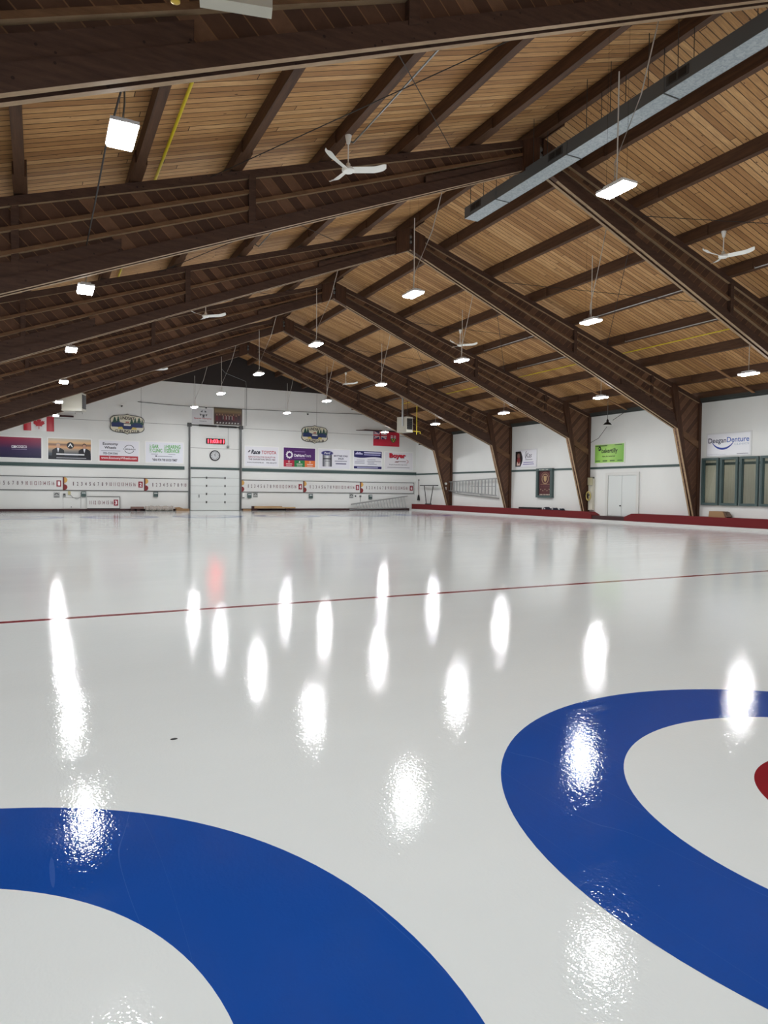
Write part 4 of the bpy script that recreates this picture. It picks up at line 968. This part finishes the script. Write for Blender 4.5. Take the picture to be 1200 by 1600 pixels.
part('lettering', MB().text('Kas', (-32.48, 3.5, -31.9, 3.78), w, ink((46, 40, 62)), RGT, 0, .35).ring((-32.3, 3.64), .2, .235, w, ink((50, 46, 66)), RGT, 14, PI * .65, PI * 1.3, 1.2).rect((-32.5, 3.37, -31.85, 3.4), w, ink((110, 106, 116)), RGT).rect((-32.68, 3.2, -31.75, 3.24), w, ink((110, 96, 160)), RGT).rect((-32.72, 3.09, -31.7, 3.13), w, ink((110, 96, 160)), RGT), t)
# framed banner
t = thing('framed_banner', 'tall maroon club banner in a deep green frame on the right wall', 'banner', RGT(-30.66, 1.15, 0))
u0, v0, u1, v1 = -31.36, 1.15, -29.97, 2.82
part('frame', MB().box(u0, v0, .005, u0 + .17, v1, .16, 'green_frame', RGT).box(u1 - .17, v0, .005, u1, v1, .16, 'green_frame', RGT).box(u0 + .17, v0, .005, u1 - .17, v0 + .12, .16, 'green_frame', RGT).box(u0 + .17, v1 - .14, .005, u1 - .17, v1, .16, 'green_frame', RGT), t)
cl = part('cloth', MB().box(u0 + .17, v0 + .12, .01, u1 - .17, v1 - .14, .05, 'banner_maroon', RGT), t)
c = ((u0 + u1) / 2, 2.22); w = .055
mb = MB().ring(c, .24, .3, w, ink((150, 120, 92)), RGT, 28).flat([(c[0] - .13, c[1] + .16), (c[0] + .13, c[1] + .16), (c[0] + .12, c[1] - .06), (c[0], c[1] - .2), (c[0] - .12, c[1] - .06)], w, ink((176, 146, 104)), RGT)
mb.ring(c, .36, .4, w, ink((128, 84, 70)), RGT, 20, .3, PI - .3).rect((u0 + .3, 1.9, u1 - .3, 1.93), w, ink((140, 100, 80)), RGT)
for i in range(5): mb.disc((u0 + .33 + .18 * i, 1.62 - .07 * (i % 2)), .035, w, ink((168, 140, 120)), RGT, 10).disc((u0 + .38 + .16 * i, 1.78), .02, w, ink((128, 80, 90)), RGT, 8)
part('emblem', mb, cl)
mb = MB()
for i in range(7): mb.rect((u0 + .24 + .13 * i, v0 + .14, u0 + .33 + .13 * i, v0 + .2), w, ink((196, 184, 168)), RGT).rect((u0 + .3 + .115 * i, v1 - .1, u0 + .37 + .115 * i, v1 - .05), .165, ink((190, 196, 186)), RGT)
part('fringe', mb, cl)
# double door
mat('door_trim', (212, 212, 208), .6)
t = structE('door_2', RGT(-24.9, .3, 0))
part('door_frame', MB().box(-25.98, .3, .003, -25.82, 2.48, .08, 'door_trim', RGT).box(-23.98, .3, .003, -23.82, 2.48, .08, 'door_trim', RGT).box(-25.82, 2.34, .003, -23.98, 2.48, .08, 'door_trim', RGT), t)
for u0, u1 in ((-25.8, -24.91), (-24.89, -24.0)): part('door_leaf', MB().box(u0, .31, .003, u1, 2.33, .05, 'door_white', RGT), t)
part('handle', MB().lathe([(.03, 0), (.04, .03), (.03, .06)], None, 'steel_dark', 12, T=lambda a, b_, z: RGT(-24.97 + a, .82 + b_, .05 + z)), t)
# windows with green frames
for k in range(5):
    u0 = -20.32 + .905 * k; u1 = u0 + .82; v0, v1 = .97, 3.0
    t = structE('window_%d' % (k + 1), RGT((u0 + u1) / 2, v0, 0)); f = .1
    wf = part('window_frame', MB().box(u0, v0, .003, u0 + f, v1, .11, 'green_frame', RGT).box(u1 - f, v0, .003, u1, v1, .11, 'green_frame', RGT).box(u0 + f, v0, .003, u1 - f, v0 + f, .11, 'green_frame', RGT).box(u0 + f, v1 - f, .003, u1 - f, v1, .11, 'green_frame', RGT).box(u0 + f, v0 + f, .003, u0 + f + .035, v1 - f, .06, 'green_frame', RGT).box(u1 - f - .02, v0 + f, .003, u1 - f, v1 - f, .06, 'green_frame', RGT), t)
    mb = MB()
    for i in range(10):
        a = u0 + f + .03 + (.82 - 2 * f - .06) * i / 10
        mb.box(a, v0 + f, .006 + .006 * (i % 2), a + .058, v1 - f, .016 + .006 * (i % 2), 'curtain', RGT)
    part('blind', mb, wf); part('pane', MB().box(u0 + f + .03, v0 + f, .034, u1 - f - .02, v1 - f, .04, 'glass', RGT), wf)
# tapered ladder hung on the wall
t = thing('tapered_ladder', 'wide tapered aluminium ladder hung sideways on the right wall', 'ladder', RGT(-37.8, 1.2, 0), )
zu = lambda u: 2.08 + (u + 40.5) * (.17 / 5.4); zl = lambda u: 1.47 - (u + 40.5) * (.29 / 5.4)
part('rail', MB().prism([(-40.55, zu(-40.55)), (-35.0, zu(-35)), (-35.0, zu(-35) + .08), (-40.55, zu(-40.55) + .07)], .25, .31, 'alu', RGT), t)
part('rail', MB().prism([(-40.55, zl(-40.55)), (-35.0, zl(-35)), (-35.0, zl(-35) + .08), (-40.55, zl(-40.55) + .07)], .25, .31, 'alu', RGT), t)
for i in range(15):
    u = -40.3 + 5.2 * i / 14; part('rung', MB().box(u - .035, zl(u) + .03, .26, u + .035, zu(u) + .04, .30, 'alu', RGT), t)
part('brace', MB().box(-37.9, 1.78, .24, -35.2, 1.81, .26, 'steel_grey', RGT), t)
part('back_rail', MB().tube([RGT(-40.9, 1.5, .1), RGT(-39.5, 1.28, .1), RGT(-35.0, 1.05, .1)], .025, 'alu', 8), t)
for u in (-39.4, -36.7): part('wall_hook', MB().tube([RGT(u, zl(u) - .02, .003), RGT(u, zl(u) - .02, .33), RGT(u, zl(u) + .06, .33)], .015, 'steel_grey', 6), t)
# stand with V legs, broom, small fittings
t = thing('folding_stand', 'dark stand with a long top bar and V-shaped legs on the platform', 'stand', (25.6, 43.3, .47))
part('top_bar', MB().box(25.5, 42.05, 1.84, 25.66, 44.45, 1.9, 'steel_dark'), t)
for a, b_ in ((43.9, 43.58), (42.62, 43.02)): part('leg', MB().tube([(25.58, a, 1.84), (25.58, b_, .5)], .03, 'black', 8), t)
part('foot_bar', MB().box(25.5, 42.95, .475, 25.66, 43.65, .54, 'black'), t)
t = thing('push_broom', 'broom with a dark red handle hanging at the far right corner', 'broom', (25.75, 45.2, .76))
part('handle', MB().tube([RGT(-45.22, 2.28, .06), RGT(-45.2, 1.1, .06)], .018, ink((110, 60, 58)), 8), t)
part('bristle_head', MB().prism([(-45.24, 1.16), (-45.16, 1.16), (-45.06, .82), (-45.06, .74), (-45.36, .74), (-45.34, .82)], .03, .1, 'black', RGT), t)
part('hook', MB().box(-45.25, 2.26, .004, -45.18, 2.34, .09, 'steel_grey', RGT), t)
solo('round_gauge', MB().lathe([(.09, 0), (.09, .04), (.07, .06)], None, 'white_paint', 20, T=lambda a, b_, c: (25.38 + a, FR_Y[5] + .088 - c * 2, 1.98 + b_)), 'white round gauge on the farthest frame leg', 'gauge', (25.38, FR_Y[5], 1.98))
solo('light_switch', MB().box(25.34, FR_Y[5] + .02, 1.55, 25.42, FR_Y[5] + .088, 1.75, 'white_paint'), 'small white switch below the round gauge on the farthest frame leg', 'switch', (25.38, FR_Y[5], 1.55))
t = thing('electrical_cabinet', 'narrow cream cabinet on the wall right of the fourth frame leg', 'cabinet', RGT(-26.95, .5, 0))
part('body', MB().box(-27.1, .55, .005, -26.8, 2.2, .16, ink((206, 202, 186)), RGT), t); part('top_box', MB().box(-27.08, 1.85, .16, -26.78, 2.24, .24, ink((176, 170, 140)), RGT), t)
part('vent', MB().box(-27.0, 2.2, .02, -26.82, 2.27, .14, 'black', RGT), t)
t = thing('hose_reel', 'coiled yellow hose hanging by the fourth frame leg', 'hose', RGT(-27.0, 1.1, 0))
part('coil', MB().tube([RGT(-26.95 + .15 * math.cos(2 * PI * k / 24), 1.28 + .22 * math.sin(2 * PI * k / 24), .3) for k in range(24)], .035, ink((186, 168, 96)), 8, True), t)
part('hanger', MB().box(-27.0, 1.3, .16, -26.9, 1.36, .34, 'steel_dark', RGT), t)
solo('ice_speck', MB().lathe([(.012, 0), (.009, .004), (.003, .006)], (0.003, 0, 0), 'black', 9, T=lambda a, b_, c: (DEB[0] + a * 1.8, DEB[1] + b_, .0005 + c)), 'small dark speck lying on the white ice, left of centre', 'speck', (DEB[0], DEB[1], 0))
# things on the platform
solo('floor_mat', MB().box(25.5, 30.85, .47, 25.8, 32.6, .57, 'mat_black'), 'flat black mat roll on the platform left of the cloth bags', 'mat', (25.6, 31.7, .47))
rnd = random.Random(3)
for k, (y, ln) in enumerate(((30.2, .55), (29.55, .6), (29.0, .5))):
    vs = []; fs = []; A, B = 10, 6
    for i in range(B + 1):
        ph = PI / 2 * i / B
        for j2 in range(A):
            a = 2 * PI * j2 / A; r = 1 + rnd.uniform(-.18, .18) * (i < B)
            vs.append((25.62 + .17 * math.cos(ph) ** .6 * math.cos(a) * r, y + ln / 2 * math.cos(ph) ** .6 * math.sin(a) * r, .47 + (.14 - .02 * k) * math.sin(ph) * r))
    for i in range(B):
        for j2 in range(A): fs.append((i * A + j2, i * A + (j2 + 1) % A, (i + 1) * A + (j2 + 1) % A, (i + 1) * A + j2))
    fs += [tuple(range(A))[::-1], tuple(range(B * A, B * A + A))]
    mb = MB().raw(vs, fs, 'navy_cloth')
    t = thing('cloth_bag', 'dark navy cloth bundle on the platform below the banner, %s of three' % ['leftmost', 'middle', 'rightmost'][k], 'bag', (25.62, y, .47), 'navy cloth bundles')
    part('bundle', mb, t); part('tag', MB().box(25.44, y - .05, .5, 25.46, y + .05, .56, ink((200, 204, 206))), t, 'pale tag')
t = thing('storage_box', 'tan box with a sloping lid on the platform below the windows', 'box', (25.6, 19.3, .47))
part('body', MB().prism([(18.85, .47), (19.65, .47), (19.62, .72), (18.98, .72)], 25.45, 25.8, 'cardboard', lambda u, v, w: (w, u, v)), t)
part('end_flap', MB().prism([(18.75, .5), (18.85, .47), (18.98, .72), (18.9, .7)], 25.47, 25.78, ink((92, 70, 54)), lambda u, v, w: (w, u, v)), t)

# ------------------------------------------------------------------ world, camera, view
w = D.worlds.new('world'); bpy.context.scene.world = w; w.use_nodes = True
w.node_tree.nodes['Background'].inputs[0].default_value = (0, 0, 0, 1); w.node_tree.nodes['Background'].inputs[1].default_value = 0
cam = D.cameras.new('camera'); co = D.objects.new('camera', cam); C.objects.link(co)
from mathutils import Matrix
yaw, pitch, roll, hgt = (0.468885, -0.030499, 0.011029, 1.4138)
d = Vector((math.sin(yaw) * math.cos(pitch), math.cos(yaw) * math.cos(pitch), math.sin(pitch)))
r = Vector((math.cos(yaw), -math.sin(yaw), 0)); u = r.cross(d)
r2 = r * math.cos(roll) + u * math.sin(roll); u2 = -r * math.sin(roll) + u * math.cos(roll)
co.matrix_world = Matrix(((r2.x, u2.x, -d.x, 0), (r2.y, u2.y, -d.y, 0), (r2.z, u2.z, -d.z, hgt), (0, 0, 0, 1)))
cam.sensor_width = 36; cam.lens = 36 * 1064.9 / 1600; cam.clip_end = 200; cam.clip_start = .02
bpy.context.scene.camera = co
vs_ = bpy.context.scene.view_settings
bpy.context.scene.display_settings.display_device = 'sRGB'
vs_.view_transform = 'Standard'; vs_.look = 'None'; vs_.gamma = 1; vs_.use_curve_mapping = False
vs_.exposure = 1.5
